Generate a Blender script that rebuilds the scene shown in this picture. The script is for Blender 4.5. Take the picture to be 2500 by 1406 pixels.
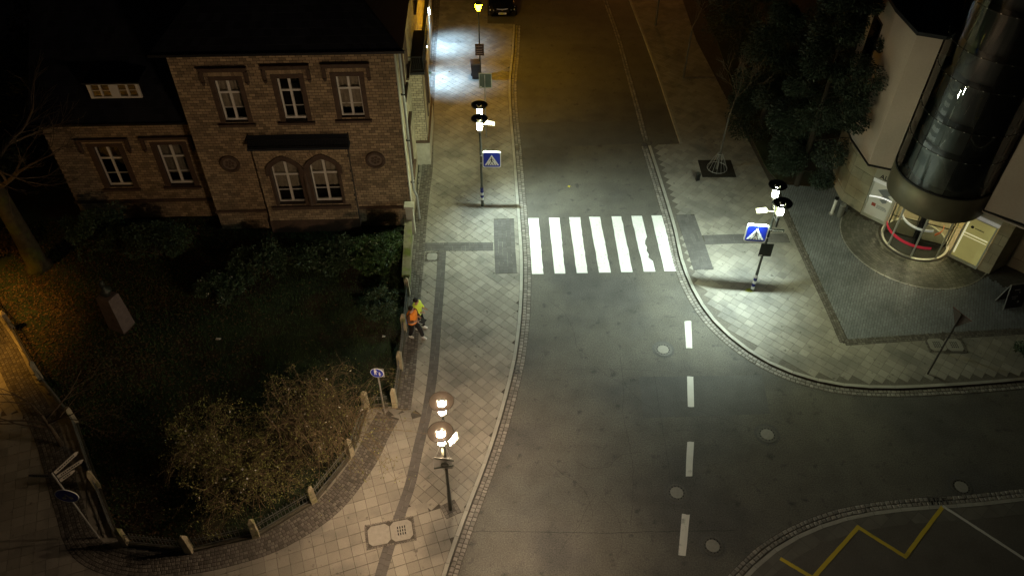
import bpy, math, random
from mathutils import Vector, Matrix

# ---------------------------------------------------------------- clearing
for _o in list(bpy.data.objects):
    bpy.data.objects.remove(_o)
SC = bpy.context.scene
COL = SC.collection

# ---------------------------------------------------------------- camera
CAM_H = 25.1                       # a drone 25 m above the street
PITCH = math.radians(44.6)         # looking down
FPX = 1966.0                       # focal length in pixels of the 2500 px wide photo
cam_data = bpy.data.cameras.new('camera')
cam = bpy.data.objects.new('camera', cam_data)
COL.objects.link(cam)
cam.location = (0, 0, CAM_H)
cam.rotation_euler = (math.pi / 2 - PITCH, 0, 0)
cam_data.sensor_width = 36.0
cam_data.lens = 36.0 * FPX / 2500.0
cam_data.clip_start = 0.1
cam_data.clip_end = 2000
SC.camera = cam

# ---------------------------------------------------------------- night sky
world = bpy.data.worlds.new("World")
SC.world = world
world.use_nodes = True
wn = world.node_tree.nodes
bg = wn['Background']
sky = wn.new('ShaderNodeTexSky')
sky.sky_type = 'NISHITA'
sky.sun_disc = False
sky.sun_elevation = math.radians(12)
sky.sun_rotation = math.radians(200)
world.node_tree.links.new(sky.outputs[0], bg.inputs[0])
bg.inputs[1].default_value = 0.0011       # night

sun_data = bpy.data.lights.new('sun', 'SUN')
sun_data.energy = 0.0015                   # what is left of moonlight
sun_data.angle = math.radians(10)
sun_data.color = (0.75, 0.85, 1.0)
sun = bpy.data.objects.new('sun', sun_data)
COL.objects.link(sun)
sun.rotation_euler = (math.radians(35), 0, math.radians(20))

SC.view_settings.view_transform = 'Standard'
SC.view_settings.look = 'None'
SC.view_settings.exposure = 0.0
SC.view_settings.gamma = 1.0
SC.view_settings.use_curve_mapping = False
SC.render.engine = 'CYCLES'
SC.cycles.use_denoising = True
SC.cycles.max_bounces = 6
SC.cycles.diffuse_bounces = 3
SC.cycles.glossy_bounces = 3
SC.cycles.transparent_max_bounces = 10
SC.cycles.sample_clamp_indirect = 2.0
SC.cycles.blur_glossy = 0.6

rng = random.Random(7)
PI = math.pi

# strengths of the lamps, all in one place
E_HEAD = 170.0        # glass of the twin street lamps at the crossing (emission)
E_HEAD_WARM = 640.0   # glass of the near street lamp
E_YELLOW = 500.0      # sodium lantern up the street
W_FLOOD = 2350.0       # crossing floodlights (watt, spot)
W_LED = 2300.0          # wall lights on the porch
W_HEAD = 950.0          # light thrown down by the reflector discs
W_HEAD_WARM = 3000.0

# ---------------------------------------------------------------- measuring
_s, _c = math.sin(PITCH), math.cos(PITCH)
PZ = 0.08             # height of the pavements above the road

def ray(u, v):
    a = (u - 1250) / FPX
    b = (703 - v) / FPX
    return a, (_c + b * _s), (-_s + b * _c)

def G(u, v, z=0.0):
    """Point at height z seen at pixel (u, v) of the photograph."""
    dx, dy, dz = ray(u, v)
    t = (z - CAM_H) / dz
    return Vector((dx * t, dy * t, z))

def G2(u, v, z=PZ):
    p = G(u, v, z)
    return (p.x, p.y)

def proj(x, y, z):
    zz = z - CAM_H
    d = y * _c - zz * _s
    return (1250 + FPX * x / d, 703 - FPX * (y * _s + zz * _c) / d, FPX / d)

def catmull(pts, n=8):
    P = [Vector((p[0], p[1])) for p in pts]
    P = [2 * P[0] - P[1]] + P + [2 * P[-1] - P[-2]]
    out = []
    for i in range(1, len(P) - 2):
        p0, p1, p2, p3 = P[i-1], P[i], P[i+1], P[i+2]
        for k in range(n):
            t = k / n
            q = 0.5 * ((2*p1) + (-p0+p2)*t + (2*p0-5*p1+4*p2-p3)*t*t + (-p0+3*p1-3*p2+p3)*t**3)
            out.append((q.x, q.y))
    out.append((P[-2].x, P[-2].y))
    return out

def resample(path, step):
    out = [path[0]]
    acc = 0.0
    for i in range(1, len(path)):
        a = Vector(path[i-1]); b = Vector(path[i])
        L = (b - a).length
        if L < 1e-9:
            continue
        d = step - acc
        while d <= L:
            q = a + (b - a) * (d / L)
            out.append((q.x, q.y))
            d += step
        acc = (acc + L) % step if step > 0 else 0
    return out

def normals(path):
    n = []
    for i in range(len(path)):
        a = Vector(path[max(0, i-1)]); b = Vector(path[min(len(path)-1, i+1)])
        t = (b - a)
        if t.length < 1e-9:
            t = Vector((0, 1))
        t.normalize()
        n.append((t.y, -t.x))          # to the right of travel
    return n

def offset(path, d):
    n = normals(path)
    return [(p[0] + q[0]*d, p[1] + q[1]*d) for p, q in zip(path, n)]

def inside(p, poly):
    x, y = p
    r = False
    j = len(poly) - 1
    for i in range(len(poly)):
        xi, yi = poly[i][0], poly[i][1]
        xj, yj = poly[j][0], poly[j][1]
        if (yi > y) != (yj > y) and x < (xj - xi) * (y - yi) / (yj - yi) + xi:
            r = not r
        j = i
    return r

def clip_to_convex(subject, clip):
    """Sutherland-Hodgman: part of subject inside the convex, anticlockwise clip."""
    out = list(subject)
    for i in range(len(clip)):
        a = clip[i]; b = clip[(i+1) % len(clip)]
        inp = out; out = []
        if not inp:
            return []
        def side(p):
            return (b[0]-a[0])*(p[1]-a[1]) - (b[1]-a[1])*(p[0]-a[0])
        for k in range(len(inp)):
            p = inp[k-1]; q = inp[k]
            sp, sq = side(p), side(q)
            if sq >= 0:
                if sp < 0:
                    t = sp / (sp - sq)
                    out.append((p[0]+(q[0]-p[0])*t, p[1]+(q[1]-p[1])*t))
                out.append(q)
            elif sp >= 0:
                t = sp / (sp - sq)
                out.append((p[0]+(q[0]-p[0])*t, p[1]+(q[1]-p[1])*t))
    return out

def area(poly):
    return 0.5 * sum(poly[i-1][0]*poly[i][1] - poly[i][0]*poly[i-1][1] for i in range(len(poly)))

def clean(poly, eps=0.004):
    out = []
    for p in poly:
        if not out or math.hypot(p[0]-out[-1][0], p[1]-out[-1][1]) > eps:
            out.append(p)
    while len(out) > 2 and math.hypot(out[0][0]-out[-1][0], out[0][1]-out[-1][1]) <= eps:
        out.pop()
    return out

# ---------------------------------------------------------------- materials
MATS = {}

def M(name, col, rough=0.8, piece=0.0, noise=None, bump=None, metal=0.0, spec=0.3,
      emit=None, second=None, fine=None, third=None):
    """Procedural material. piece: brightness scatter per piece; noise=(scale, amount);
    second=(colour, scale, threshold) patches of another colour; fine=(scale, amount)."""
    if name in MATS:
        return MATS[name]
    m = bpy.data.materials.new(name)
    m.use_nodes = True
    nt = m.node_tree
    N, L = nt.nodes, nt.links
    b = N['Principled BSDF']
    b.inputs['Roughness'].default_value = rough
    b.inputs['Metallic'].default_value = metal
    b.inputs['Specular IOR Level'].default_value = spec
    tc = N.new('ShaderNodeTexCoord')
    geo = N.new('ShaderNodeNewGeometry')
    rgb = N.new('ShaderNodeRGB'); rgb.outputs[0].default_value = (*col, 1)
    cur = rgb.outputs[0]
    posn = geo.outputs['Position']

    def noise_tex(scale, detail=4):
        t = N.new('ShaderNodeTexNoise')
        t.inputs['Scale'].default_value = scale
        t.inputs['Detail'].default_value = detail
        L.new(posn, t.inputs['Vector'])
        return t.outputs['Fac']

    def math_(op, a, bb, c=None):
        n = N.new('ShaderNodeMath'); n.operation = op
        for i, x in enumerate((a, bb, c)):
            if x is None:
                continue
            if isinstance(x, (int, float)):
                n.inputs[i].default_value = x
            else:
                L.new(x, n.inputs[i])
        return n.outputs[0]

    for lay in (second, third):
        if not lay: continue
        c2, sc2, th = lay
        f = noise_tex(sc2, 5)
        r = N.new('ShaderNodeMapRange')
        r.inputs['From Min'].default_value = th - 0.06
        r.inputs['From Max'].default_value = th + 0.06
        L.new(f, r.inputs['Value'])
        mx = N.new('ShaderNodeMix'); mx.data_type = 'RGBA'
        L.new(r.outputs[0], mx.inputs[0])
        L.new(cur, mx.inputs[6]); mx.inputs[7].default_value = (*c2, 1)
        cur = mx.outputs[2]
    fac = None
    if piece:
        oi = N.new('ShaderNodeObjectInfo')
        s = math_('ADD', oi.outputs['Random'], geo.outputs['Random Per Island'])
        s = math_('FRACT', s, 0.0)
        fac = math_('MULTIPLY_ADD', s, 2*piece, 1-piece)
    for nz in (noise, fine):
        if nz:
            f = noise_tex(nz[0])
            f = math_('MULTIPLY_ADD', f, 2*nz[1]*1.6, 1-nz[1]*1.6)
            fac = f if fac is None else math_('MULTIPLY', fac, f)
    if fac is not None:
        vm = N.new('ShaderNodeVectorMath'); vm.operation = 'SCALE'
        L.new(cur, vm.inputs[0]); L.new(fac, vm.inputs['Scale'])
        cur = vm.outputs[0]
    L.new(cur, b.inputs['Base Color'])
    if bump:
        bp = N.new('ShaderNodeBump')
        bp.inputs['Strength'].default_value = bump[1]
        bp.inputs['Distance'].default_value = 0.02
        L.new(noise_tex(bump[0]), bp.inputs['Height'])
        L.new(bp.outputs[0], b.inputs['Normal'])
    if emit:
        b.inputs['Emission Color'].default_value = (*emit[0], 1)
        b.inputs['Emission Strength'].default_value = emit[1]
    MATS[name] = m
    return m

def glass_mat(name, tint=(0.6, 0.65, 0.65), ior=1.6, rough=0.02, see=1.0):
    if name in MATS:
        return MATS[name]
    m = bpy.data.materials.new(name); m.use_nodes = True
    N, L = m.node_tree.nodes, m.node_tree.links
    for n in list(N):
        if n.type == 'BSDF_PRINCIPLED':
            N.remove(n)
    tr = N.new('ShaderNodeBsdfTransparent'); tr.inputs[0].default_value = (*tint, 1)
    gl = N.new('ShaderNodeBsdfGlossy'); gl.inputs['Roughness'].default_value = rough
    fr = N.new('ShaderNodeFresnel'); fr.inputs[0].default_value = ior
    mx = N.new('ShaderNodeMixShader')
    L.new(fr.outputs[0], mx.inputs[0]); L.new(tr.outputs[0], mx.inputs[1]); L.new(gl.outputs[0], mx.inputs[2])
    L.new(mx.outputs[0], N['Material Output'].inputs[0])
    MATS[name] = m
    return m

def glow_mat(name, col, strength):
    if name in MATS:
        return MATS[name]
    m = bpy.data.materials.new(name); m.use_nodes = True
    b = m.node_tree.nodes['Principled BSDF']
    b.inputs['Base Color'].default_value = (0.8, 0.8, 0.8, 1)
    b.inputs['Emission Color'].default_value = (*col, 1)
    b.inputs['Emission Strength'].default_value = strength
    MATS[name] = m
    return m

def translucent_mat(name, col):
    m = bpy.data.materials.new(name); m.use_nodes = True
    N, L = m.node_tree.nodes, m.node_tree.links
    b = N['Principled BSDF']
    b.inputs['Base Color'].default_value = (*col, 1); b.inputs['Roughness'].default_value = 0.6
    t = N.new('ShaderNodeBsdfTranslucent'); t.inputs[0].default_value = (*col, 1)
    mx = N.new('ShaderNodeMixShader'); mx.inputs[0].default_value = 0.12
    L.new(b.outputs[0], mx.inputs[1]); L.new(t.outputs[0], mx.inputs[2])
    L.new(mx.outputs[0], N['Material Output'].inputs[0])
    MATS[name] = m
    return m

asphalt = M('asphalt', (0.122, 0.116, 0.099), 0.8, noise=(1.1, 0.20), fine=(22, 0.5),
            bump=(40, 0.5), second=((0.092, 0.089, 0.082), 0.22, 0.54), third=((0.07, 0.068, 0.064), 2.6, 0.66))
patch_shadow_asphalt = M('patch_shadow_asphalt', (0.100, 0.099, 0.093), 0.85, noise=(1.2, 0.18), fine=(24, 0.45), bump=(40, 0.4))
tar = M('tar', (0.02, 0.02, 0.02), 0.6)
mortar = M('joint_sand', (0.075, 0.067, 0.055), 0.95, noise=(8, 0.3))
tile_m = M('paving_tile', (0.265, 0.250, 0.212), 0.85, piece=0.14, noise=(0.8, 0.13), fine=(35, 0.14), bump=(60, 0.2),
           second=((0.195, 0.185, 0.162), 0.6, 0.57), third=((0.11, 0.10, 0.085), 5.0, 0.70))
dark_paver = M('dark_paver', (0.105, 0.10, 0.093), 0.85, piece=0.12, noise=(2, 0.12), fine=(40, 0.15))
kerb_m = M('kerb_stone', (0.33, 0.32, 0.28), 0.8, piece=0.10, noise=(3, 0.15), fine=(50, 0.1))
cobble_m = M('cobble_stone', (0.23, 0.215, 0.19), 0.75, piece=0.28, noise=(12, 0.2), bump=(30, 0.5))
small_cobble = M('small_cobble', (0.13, 0.12, 0.105), 0.8, piece=0.35, noise=(15, 0.2), bump=(40, 0.4))
plaza_m = M('plaza_setts', (0.18, 0.195, 0.21), 0.45, piece=0.13, noise=(0.9, 0.3), fine=(20, 0.15), spec=0.5)
paint_white = M('road_paint_white', (0.78, 0.78, 0.75), 0.6, noise=(5, 0.05), fine=(20, 0.10),
                second=((0.42, 0.42, 0.39), 7.0, 0.665), third=((0.20, 0.20, 0.19), 16, 0.70))
def worn_paint(name, col, under, th):
    m = M(name, col, 0.65, fine=(45, 0.10), noise=(3, 0.06), second=(under, 2.1, th))
    return m
paint_worn = worn_paint('worn_white_paint', (0.62, 0.61, 0.56), (0.25, 0.25, 0.23), 0.68)
paint_yellow = worn_paint('road_paint_yellow', (0.60, 0.46, 0.05), (0.32, 0.25, 0.06), 0.66)
iron_cover = M('cast_iron', (0.12, 0.115, 0.105), 0.55, noise=(20, 0.3), metal=0.3)
cover_concrete = M('cover_concrete', (0.27, 0.26, 0.23), 0.85, noise=(9, 0.15), fine=(60, 0.1))
dark_hole = M('dark_slot', (0.01, 0.01, 0.01), 0.9)
soil = M('lawn_soil', (0.024, 0.036, 0.017), 0.95, noise=(1.2, 0.5), fine=(20, 0.4), bump=(12, 0.8),
         second=((0.035, 0.026, 0.015), 0.5, 0.55))
brick_m = M('yellow_brick', (0.31, 0.23, 0.14), 0.85, piece=0.36, noise=(0.9, 0.16), fine=(28, 0.18), bump=(35, 0.3))
brick_pale = M('pale_brick', (0.38, 0.33, 0.23), 0.85, piece=0.2, noise=(0.9, 0.15), fine=(28, 0.15), bump=(35, 0.3))
brick_joint = M('brick_mortar', (0.06, 0.046, 0.034), 0.95, noise=(10, 0.2))
brownstone = M('brown_stone', (0.085, 0.055, 0.038), 0.75, noise=(5, 0.3), fine=(30, 0.2), bump=(20, 0.3))
frame_white = M('window_white_paint', (0.72, 0.70, 0.64), 0.45, noise=(6, 0.08))
curtain_m = M('net_curtain', (0.40, 0.35, 0.28), 0.9, noise=(6, 0.25))
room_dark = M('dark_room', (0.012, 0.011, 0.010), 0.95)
slate = M('roof_slate', (0.018, 0.020, 0.026), 0.7, piece=0.3, noise=(1, 0.2))
iron_black = M('black_iron', (0.018, 0.018, 0.018), 0.5, metal=0.4)
steel = M('galvanised_steel', (0.42, 0.42, 0.40), 0.4, metal=0.6, noise=(8, 0.15))
pole_dark = M('dark_green_pole_paint', (0.05, 0.055, 0.045), 0.4, spec=0.5, noise=(9, 0.2))
plaster = M('smooth_beige_plaster', (0.40, 0.33, 0.28), 0.85, noise=(0.6, 0.10), fine=(14, 0.07), bump=(40, 0.1))
sandstone = M('sandstone_block', (0.34, 0.30, 0.20), 0.85, piece=0.14, noise=(1.5, 0.22), fine=(25, 0.15), bump=(18, 0.3))
post_stone = M('weathered_sandstone', (0.36, 0.32, 0.22), 0.9, piece=0.1, noise=(5, 0.25), bump=(22, 0.5),
               second=((0.18, 0.19, 0.08), 3, 0.60))
rubble = M('mossy_stone', (0.20, 0.19, 0.12), 0.9, piece=0.15, noise=(4, 0.3), bump=(15, 0.6),
           second=((0.16, 0.20, 0.05), 1.3, 0.55))
glass_win = glass_mat('window_glass', (0.9, 0.9, 0.88), 1.5)
glass_dark = glass_mat('smoked_glass', (0.72, 0.78, 0.78), 2.2, 0.02)
glass_clear = glass_mat('clear_glass', (0.9, 0.92, 0.9), 1.45)
sign_blue = M('sign_blue', (0.01, 0.03, 0.42), 0.35, spec=0.5)
sign_white = M('sign_white', (0.78, 0.80, 0.78), 0.4)
sign_black = M('sign_black', (0.01, 0.01, 0.01), 0.5)
alu_grey = M('aluminium_back', (0.34, 0.34, 0.33), 0.45, metal=0.5, noise=(8, 0.15))
bark = M('tree_bark', (0.10, 0.075, 0.05), 0.95, noise=(6, 0.35), bump=(14, 0.8))
twig = M('pale_twig', (0.15, 0.115, 0.065), 0.9, noise=(5, 0.3))
leaf_dark = M('dark_evergreen_leaf', (0.022, 0.036, 0.022), 0.6, piece=0.5, spec=0.4)
shrub_leaf = M('shrub_leaf', (0.042, 0.072, 0.034), 0.55, piece=0.5, spec=0.4)
leaf_pale = M('pale_bush_leaf', (0.20, 0.21, 0.065), 0.7, piece=0.45)
leaf_litter = M('fallen_leaf', (0.095, 0.062, 0.032), 0.9, piece=0.6)
grass_m = M('grass_blade', (0.045, 0.085, 0.026), 0.8, piece=0.5)
flower_white = M('white_flower', (0.5, 0.5, 0.45), 0.8, piece=0.3)

# ---------------------------------------------------------------- mesh building
class MB:
    def __init__(self):
        self.v = []; self.f = []
    def add(self, vs, fs):
        o = len(self.v)
        self.v.extend([tuple(p) for p in vs])
        self.f.extend([tuple(i + o for i in q) for q in fs])
        return self
    def box(self, x0, x1, y0, y1, z0, z1):
        return self.add([(x0,y0,z0),(x1,y0,z0),(x1,y1,z0),(x0,y1,z0),(x0,y0,z1),(x1,y0,z1),(x1,y1,z1),(x0,y1,z1)],
                        [(0,3,2,1),(4,5,6,7),(0,1,5,4),(1,2,6,5),(2,3,7,6),(3,0,4,7)])
    def obox(self, c, size, rot):
        """oriented box; rot: Matrix 3x3 or z angle"""
        R = rot if not isinstance(rot, (int, float)) else Matrix.Rotation(rot, 3, 'Z')
        c = Vector(c); vs = []
        for z in (-.5, .5):
            for x, y in ((-.5,-.5),(.5,-.5),(.5,.5),(-.5,.5)):
                vs.append(c + R @ Vector((x*size[0], y*size[1], z*size[2])))
        return self.add(vs, [(0,3,2,1),(4,5,6,7),(0,1,5,4),(1,2,6,5),(2,3,7,6),(3,0,4,7)])
    def tube(self, p0, p1, r0, r1=None, n=8, caps=True):
        if r1 is None: r1 = r0
        p0 = Vector(p0); p1 = Vector(p1)
        d = p1 - p0
        if d.length < 1e-7: return self
        d.normalize()
        a = d.orthogonal().normalized(); b = d.cross(a)
        vs = []
        for p, r in ((p0, r0), (p1, r1)):
            for k in range(n):
                t = 2*PI*k/n
                vs.append(p + a*(r*math.cos(t)) + b*(r*math.sin(t)))
        fs = [(k, (k+1) % n, n+(k+1) % n, n+k) for k in range(n)]
        if caps:
            fs += [tuple(range(n-1, -1, -1)), tuple(range(n, 2*n))]
        return self.add(vs, fs)
    def path(self, pts, radii, n=5):
        pts = [Vector(p) for p in pts]
        vs = []; ref = None
        for i, p in enumerate(pts):
            d = (pts[min(i+1, len(pts)-1)] - pts[max(i-1, 0)])
            if d.length < 1e-8: d = Vector((0, 0, 1))
            d.normalize()
            if ref is None: ref = d.orthogonal()
            a = (ref - d*ref.dot(d))
            if a.length < 1e-6: a = d.orthogonal()
            a.normalize(); ref = a; b = d.cross(a)
            r = radii[i] if hasattr(radii, '__len__') else radii
            for k in range(n):
                t = 2*PI*k/n
                vs.append(p + a*(r*math.cos(t)) + b*(r*math.sin(t)))
        fs = []
        for i in range(len(pts)-1):
            for k in range(n):
                fs.append((i*n+k, i*n+(k+1) % n, (i+1)*n+(k+1) % n, (i+1)*n+k))
        fs += [tuple(range(n-1, -1, -1)), tuple(range((len(pts)-1)*n, len(pts)*n))]
        return self.add(vs, fs)
    def lathe(self, prof, n=24, c=(0, 0, 0), a0=0.0, a1=2*PI):
        full = abs(a1-a0-2*PI) < 1e-6
        m = n if full else n+1
        vs = []
        for r, z in prof:
            for k in range(m):
                t = a0 + (a1-a0)*k/n
                vs.append((c[0]+r*math.cos(t), c[1]+r*math.sin(t), c[2]+z))
        fs = []
        for i in range(len(prof)-1):
            for k in range(n):
                k2 = (k+1) % m
                fs.append((i*m+k, i*m+k2, (i+1)*m+k2, (i+1)*m+k))
        return self.add(vs, fs)
    def prism(self, poly, z0, z1, inset=0.0):
        """vertical prism on a 2D polygon"""
        poly = list(poly)
        if area(poly) < 0: poly.reverse()
        n = len(poly)
        vs = [(p[0], p[1], z0) for p in poly]
        fs = []
        if inset:
            cx = sum(p[0] for p in poly)/n; cy = sum(p[1] for p in poly)/n
            zb = z1 - inset*0.8
            vs += [(p[0], p[1], zb) for p in poly]
            for p in poly:
                d = math.hypot(p[0]-cx, p[1]-cy) or 1
                k = max(0.3, 1-inset*1.4/d)
                vs.append((cx+(p[0]-cx)*k, cy+(p[1]-cy)*k, z1))
            for i in range(n):
                j = (i+1) % n
                fs.append((i, j, n+j, n+i)); fs.append((n+i, n+j, 2*n+j, 2*n+i))
            fs.append(tuple(range(2*n, 3*n)))
        else:
            vs += [(p[0], p[1], z1) for p in poly]
            for i in range(n):
                j = (i+1) % n
                fs.append((i, j, n+j, n+i))
            fs.append(tuple(range(n, 2*n)))
        return self.add(vs, fs)
    def slab(self, poly, y0, y1):
        """prism on a polygon in the x-z plane, from depth y0 to y1 (y0 < y1, front at y0)"""
        a = area(poly)
        poly = list(poly) if a > 0 else list(reversed(poly))
        n = len(poly)
        vs = [(p[0], y0, p[1]) for p in poly] + [(p[0], y1, p[1]) for p in poly]
        fs = [tuple(range(n)), tuple(range(2*n-1, n-1, -1))]
        for i in range(n):
            j = (i+1) % n
            fs.append((j, i, n+i, n+j))
        return self.add(vs, fs)
    def xform(self, mat):
        self.v = [tuple(mat @ Vector(p)) for p in self.v]
        return self
    def mesh(self, name, mat, smooth=False):
        me = bpy.data.meshes.new(name)
        me.from_pydata(self.v, [], self.f)
        if mat: me.materials.append(mat)
        if smooth:
            me.polygons.foreach_set('use_smooth', [True]*len(me.polygons))
        me.update()
        return me
    def build(self, name, mat, parent=None, smooth=False, loc=None):
        o = bpy.data.objects.new(name, self.mesh(name, mat, smooth))
        COL.objects.link(o)
        if parent: o.parent = parent
        if loc is not None: o.location = loc
        return o

def tag(o, label=None, cat=None, group=None, kind=None):
    if label: o['label'] = label
    if cat: o['category'] = cat
    if group: o['group'] = group
    if kind: o['kind'] = kind
    return o

def thing(name, label, cat, loc=(0, 0, 0), rz=0.0, group=None):
    o = bpy.data.objects.new(name, None)
    COL.objects.link(o)
    o.empty_display_size = 0.2
    o.location = loc
    o.rotation_euler = (0, 0, rz)
    return tag(o, label, cat, group)

def copy_tree(o, parent=None):
    c = o.copy(); COL.objects.link(c)
    if parent: c.parent = parent
    for ch in list(o.children):
        copy_tree(ch, c)
    return c

def struct(name, mb, mat):
    return tag(mb.build(name, mat), kind='structure')

def pieces(parent, items, name, mat, limit=300, inset=0.0, minpx=7.0):
    """items: (2D polygon, z0, z1). The pieces showing largest become parts, the rest one stuff mesh."""
    rated = []
    for poly, z0, z1 in items:
        cx = sum(p[0] for p in poly)/len(poly); cy = sum(p[1] for p in poly)/len(poly)
        u, v, sc = proj(cx, cy, z1)
        vis = -10 < u < 2510 and -10 < v < 1416
        size = math.sqrt(abs(area(poly))) * sc * (1 if vis else 0.01)
        rated.append((size, poly, z0, z1, cx, cy))
    rated.sort(key=lambda r: -r[0])
    rest = MB(); n = 0
    for size, poly, z0, z1, cx, cy in rated:
        if n < limit and size >= minpx:
            mb = MB().prism([(p[0]-cx, p[1]-cy) for p in poly], z0, z1, inset)
            mb.build(name, mat, parent, loc=(cx, cy, 0))
            n += 1
        else:
            rest.prism(poly, z0, z1, inset)
    if rest.v:
        tag(rest.build(name + '_field', mat, parent), kind='stuff')

def tile_grid(region, origin, ang, w, h, gap, z0, z1, whole=False, stagger=0.0, jit=0.001, r=None, keep=None, partial=None):
    """tiles clipped to a region polygon"""
    r = r or rng
    ca, sa = math.cos(ang), math.sin(ang)
    loc = [((p[0]-origin[0])*ca + (p[1]-origin[1])*sa, -(p[0]-origin[0])*sa + (p[1]-origin[1])*ca) for p in region]
    x0 = min(p[0] for p in loc); x1 = max(p[0] for p in loc)
    y0 = min(p[1] for p in loc); y1 = max(p[1] for p in loc)
    items = []
    j = math.floor(y0/h)
    while j*h < y1:
        off = (j % 2)*stagger*w
        i = math.floor((x0-off)/w)
        while i*w + off < x1:
            a, b = i*w+off, j*h
            q = [(a+gap/2, b+gap/2), (a+w-gap/2, b+gap/2), (a+w-gap/2, b+h-gap/2), (a+gap/2, b+h-gap/2)]
            ins = [inside(p, loc) for p in q]
            if all(ins):
                pc = q
            elif whole or not (any(ins) or inside((a+w/2, b+h/2), loc)):
                pc = None
            elif partial and not partial((origin[0]+(a+w/2)*ca-(b+h/2)*sa, origin[1]+(a+w/2)*sa+(b+h/2)*ca)):
                pc = None
            else:
                pc = clean(clip_to_convex(loc, q))
                if len(pc) < 3 or abs(area(pc)) < 0.12*w*h: pc = None
            if pc:
                pc = [(p[0]+r.uniform(-.004, .004), p[1]+r.uniform(-.004, .004)) for p in pc]
                P = [(origin[0]+p[0]*ca-p[1]*sa, origin[1]+p[0]*sa+p[1]*ca) for p in pc]
                cxy = (sum(p[0] for p in P)/len(P), sum(p[1] for p in P)/len(P))
                if keep is None or keep(cxy):
                    items.append((P, z0, z1 + r.uniform(-jit, jit)))
            i += 1
        j += 1
    return items

def row_stones(path, d0, d1, length, gap, z0, z1, jit=0.004, lenjit=0.12, r=None):
    """stones in a row between two offsets of a path"""
    r = r or rng
    fine = resample(path, 0.04)
    nn = normals(fine)
    items = []; i = r.randint(0, 2)
    while i < len(fine)-1:
        k = max(1, int(round(length*(1+r.uniform(-lenjit, lenjit))/0.04)))
        j = min(len(fine)-1, i+k)
        if j - i < 1: break
        def at(idx, d):
            return (fine[idx][0]+nn[idx][0]*d, fine[idx][1]+nn[idx][1]*d)
        e0 = d0+gap/2; e1 = d1-gap/2
        A, B, C, D = at(i, e0), at(j, e0), at(j, e1), at(i, e1)
        def lerp(p, q, t): return (p[0]+(q[0]-p[0])*t, p[1]+(q[1]-p[1])*t)
        L = math.hypot(A[0]-B[0], A[1]-B[1]) or 1
        g = min(0.3, gap/2/L)
        P = [lerp(A, B, g), lerp(A, B, 1-g), lerp(D, C, 1-g), lerp(D, C, g)]
        P = [(p[0]+r.uniform(-jit, jit), p[1]+r.uniform(-jit, jit)) for p in P]
        items.append((P, z0, z1+r.uniform(-jit, jit)))
        i = j
    return items
# ================================================================ GROUND
ground = struct('ground', MB().box(-400, 400, -200, 600, -0.5, -0.03), M('bare_ground', (0.03, 0.03, 0.025), 0.95))
road_mb = MB()
road_mb.box(-70, 90, -30, 160, -0.029, 0.0)
road = struct('road', road_mb, asphalt)

def sheet(parent, name, poly, mat, z0, th=0.004):
    return MB().prism(poly, z0, z0+th).build(name, mat, parent)

# paint -----------------------------------------------------------------
tops = [(1290,1315),(1340,1366),(1389,1416),(1438,1465),(1493,1517),(1541,1567),(1590,1616)]
bots = [(1299,1327),(1354,1380),(1408,1435),(1463,1491),(1517,1545),(1572,1600),(1622,1652)]
for i in range(7):
    vt = 533 - i*1.1; vb = 669 - i*1.2
    (a, b_), (c_, d_) = tops[i], bots[i]
    left = [(a + (c_-a)*t/12 + rng.uniform(-.6, .6), vt+(vb-vt)*t/12) for t in range(13)]
    right = [(b_ + (d_-b_)*t/16, vt+(vb-vt)*t/16) for t in range(17)]
    if i == 5:      # paint worn away along its right edge
        right = [(x - (rng.choice([5, 9, 6, 8]) if 6 < k < 13 else 0), y) for k, (x, y) in enumerate(right)]
    else:
        right = [(x + rng.uniform(-.9, .7), y) for x, y in right]
    poly = [G2(u, v, 0) for u, v in left + right[::-1]]
    sheet(road, 'crossing_stripe', poly, paint_white, 0.001)
for q in ([(1671,784),(1687,784),(1690,850),(1675,850)], [(1677,919),(1693,919),(1695,993),(1679,993)],
          [(1678,1078),(1694,1078),(1690,1162),(1674,1162)], [(1665,1254),(1684,1256),(1674,1356),(1656,1354)]):
    m = []
    for k in range(4):
        p, n_ = q[k], q[(k+1) % 4]
        for t in range(3):
            m.append((p[0]+(n_[0]-p[0])*t/3+rng.uniform(-.5,.5), p[1]+(n_[1]-p[1])*t/3+rng.uniform(-.7,.7)))
    sheet(road, 'lane_dash', [G2(u, v, 0) for u, v in m], paint_worn, 0.001)
# tarred seams, a repaired patch and a soft shadow band painted as darker asphalt
def seam(pts, w=0.012, amp=0.02):
    P = resample(catmull([G2(u, v, 0) for u, v in pts]), 0.18)
    P = [(x+rng.uniform(-amp, amp), y+rng.uniform(-amp, amp)) for x, y in P]
    A = offset(P, w); B = offset(P, -w)
    mb = MB()
    vs = [(p[0], p[1], 0.0012) for p in A] + [(p[0], p[1], 0.0012) for p in B]
    n = len(A)
    mb.add(vs, [(i, i+1, n+i+1, n+i) for i in range(n-1)])
    mb.build('road_crack', tar, road)
seam([(1150,1296),(1300,1297),(1450,1300),(1650,1296),(1800,1294)], 0.007)
seam([(1648,1250),(1630,1120),(1610,1000),(1595,900)], 0.004)
seam([(1700,1000),(1860,1055)], 0.004)
seam([(1520,1010),(1545,1140),(1540,1290)], 0.004)
seam([(1515,870),(1522,950),(1518,1010)], 0.004)
seam([(1300,905),(1480,900),(1600,905)], 0.003)
for q in ([(1560,920),(1860,915),(1880,1010),(1570,1020)], [(1270,300),(1560,296),(1572,350),(1272,362)]):  # second quad is the soft shadow across the road, put into the colour
    sheet(road, 'patch_shadow_asphalt', [G2(u, v, 0) for u, v in q], patch_shadow_asphalt, -0.0015, 0.0025)

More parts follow.
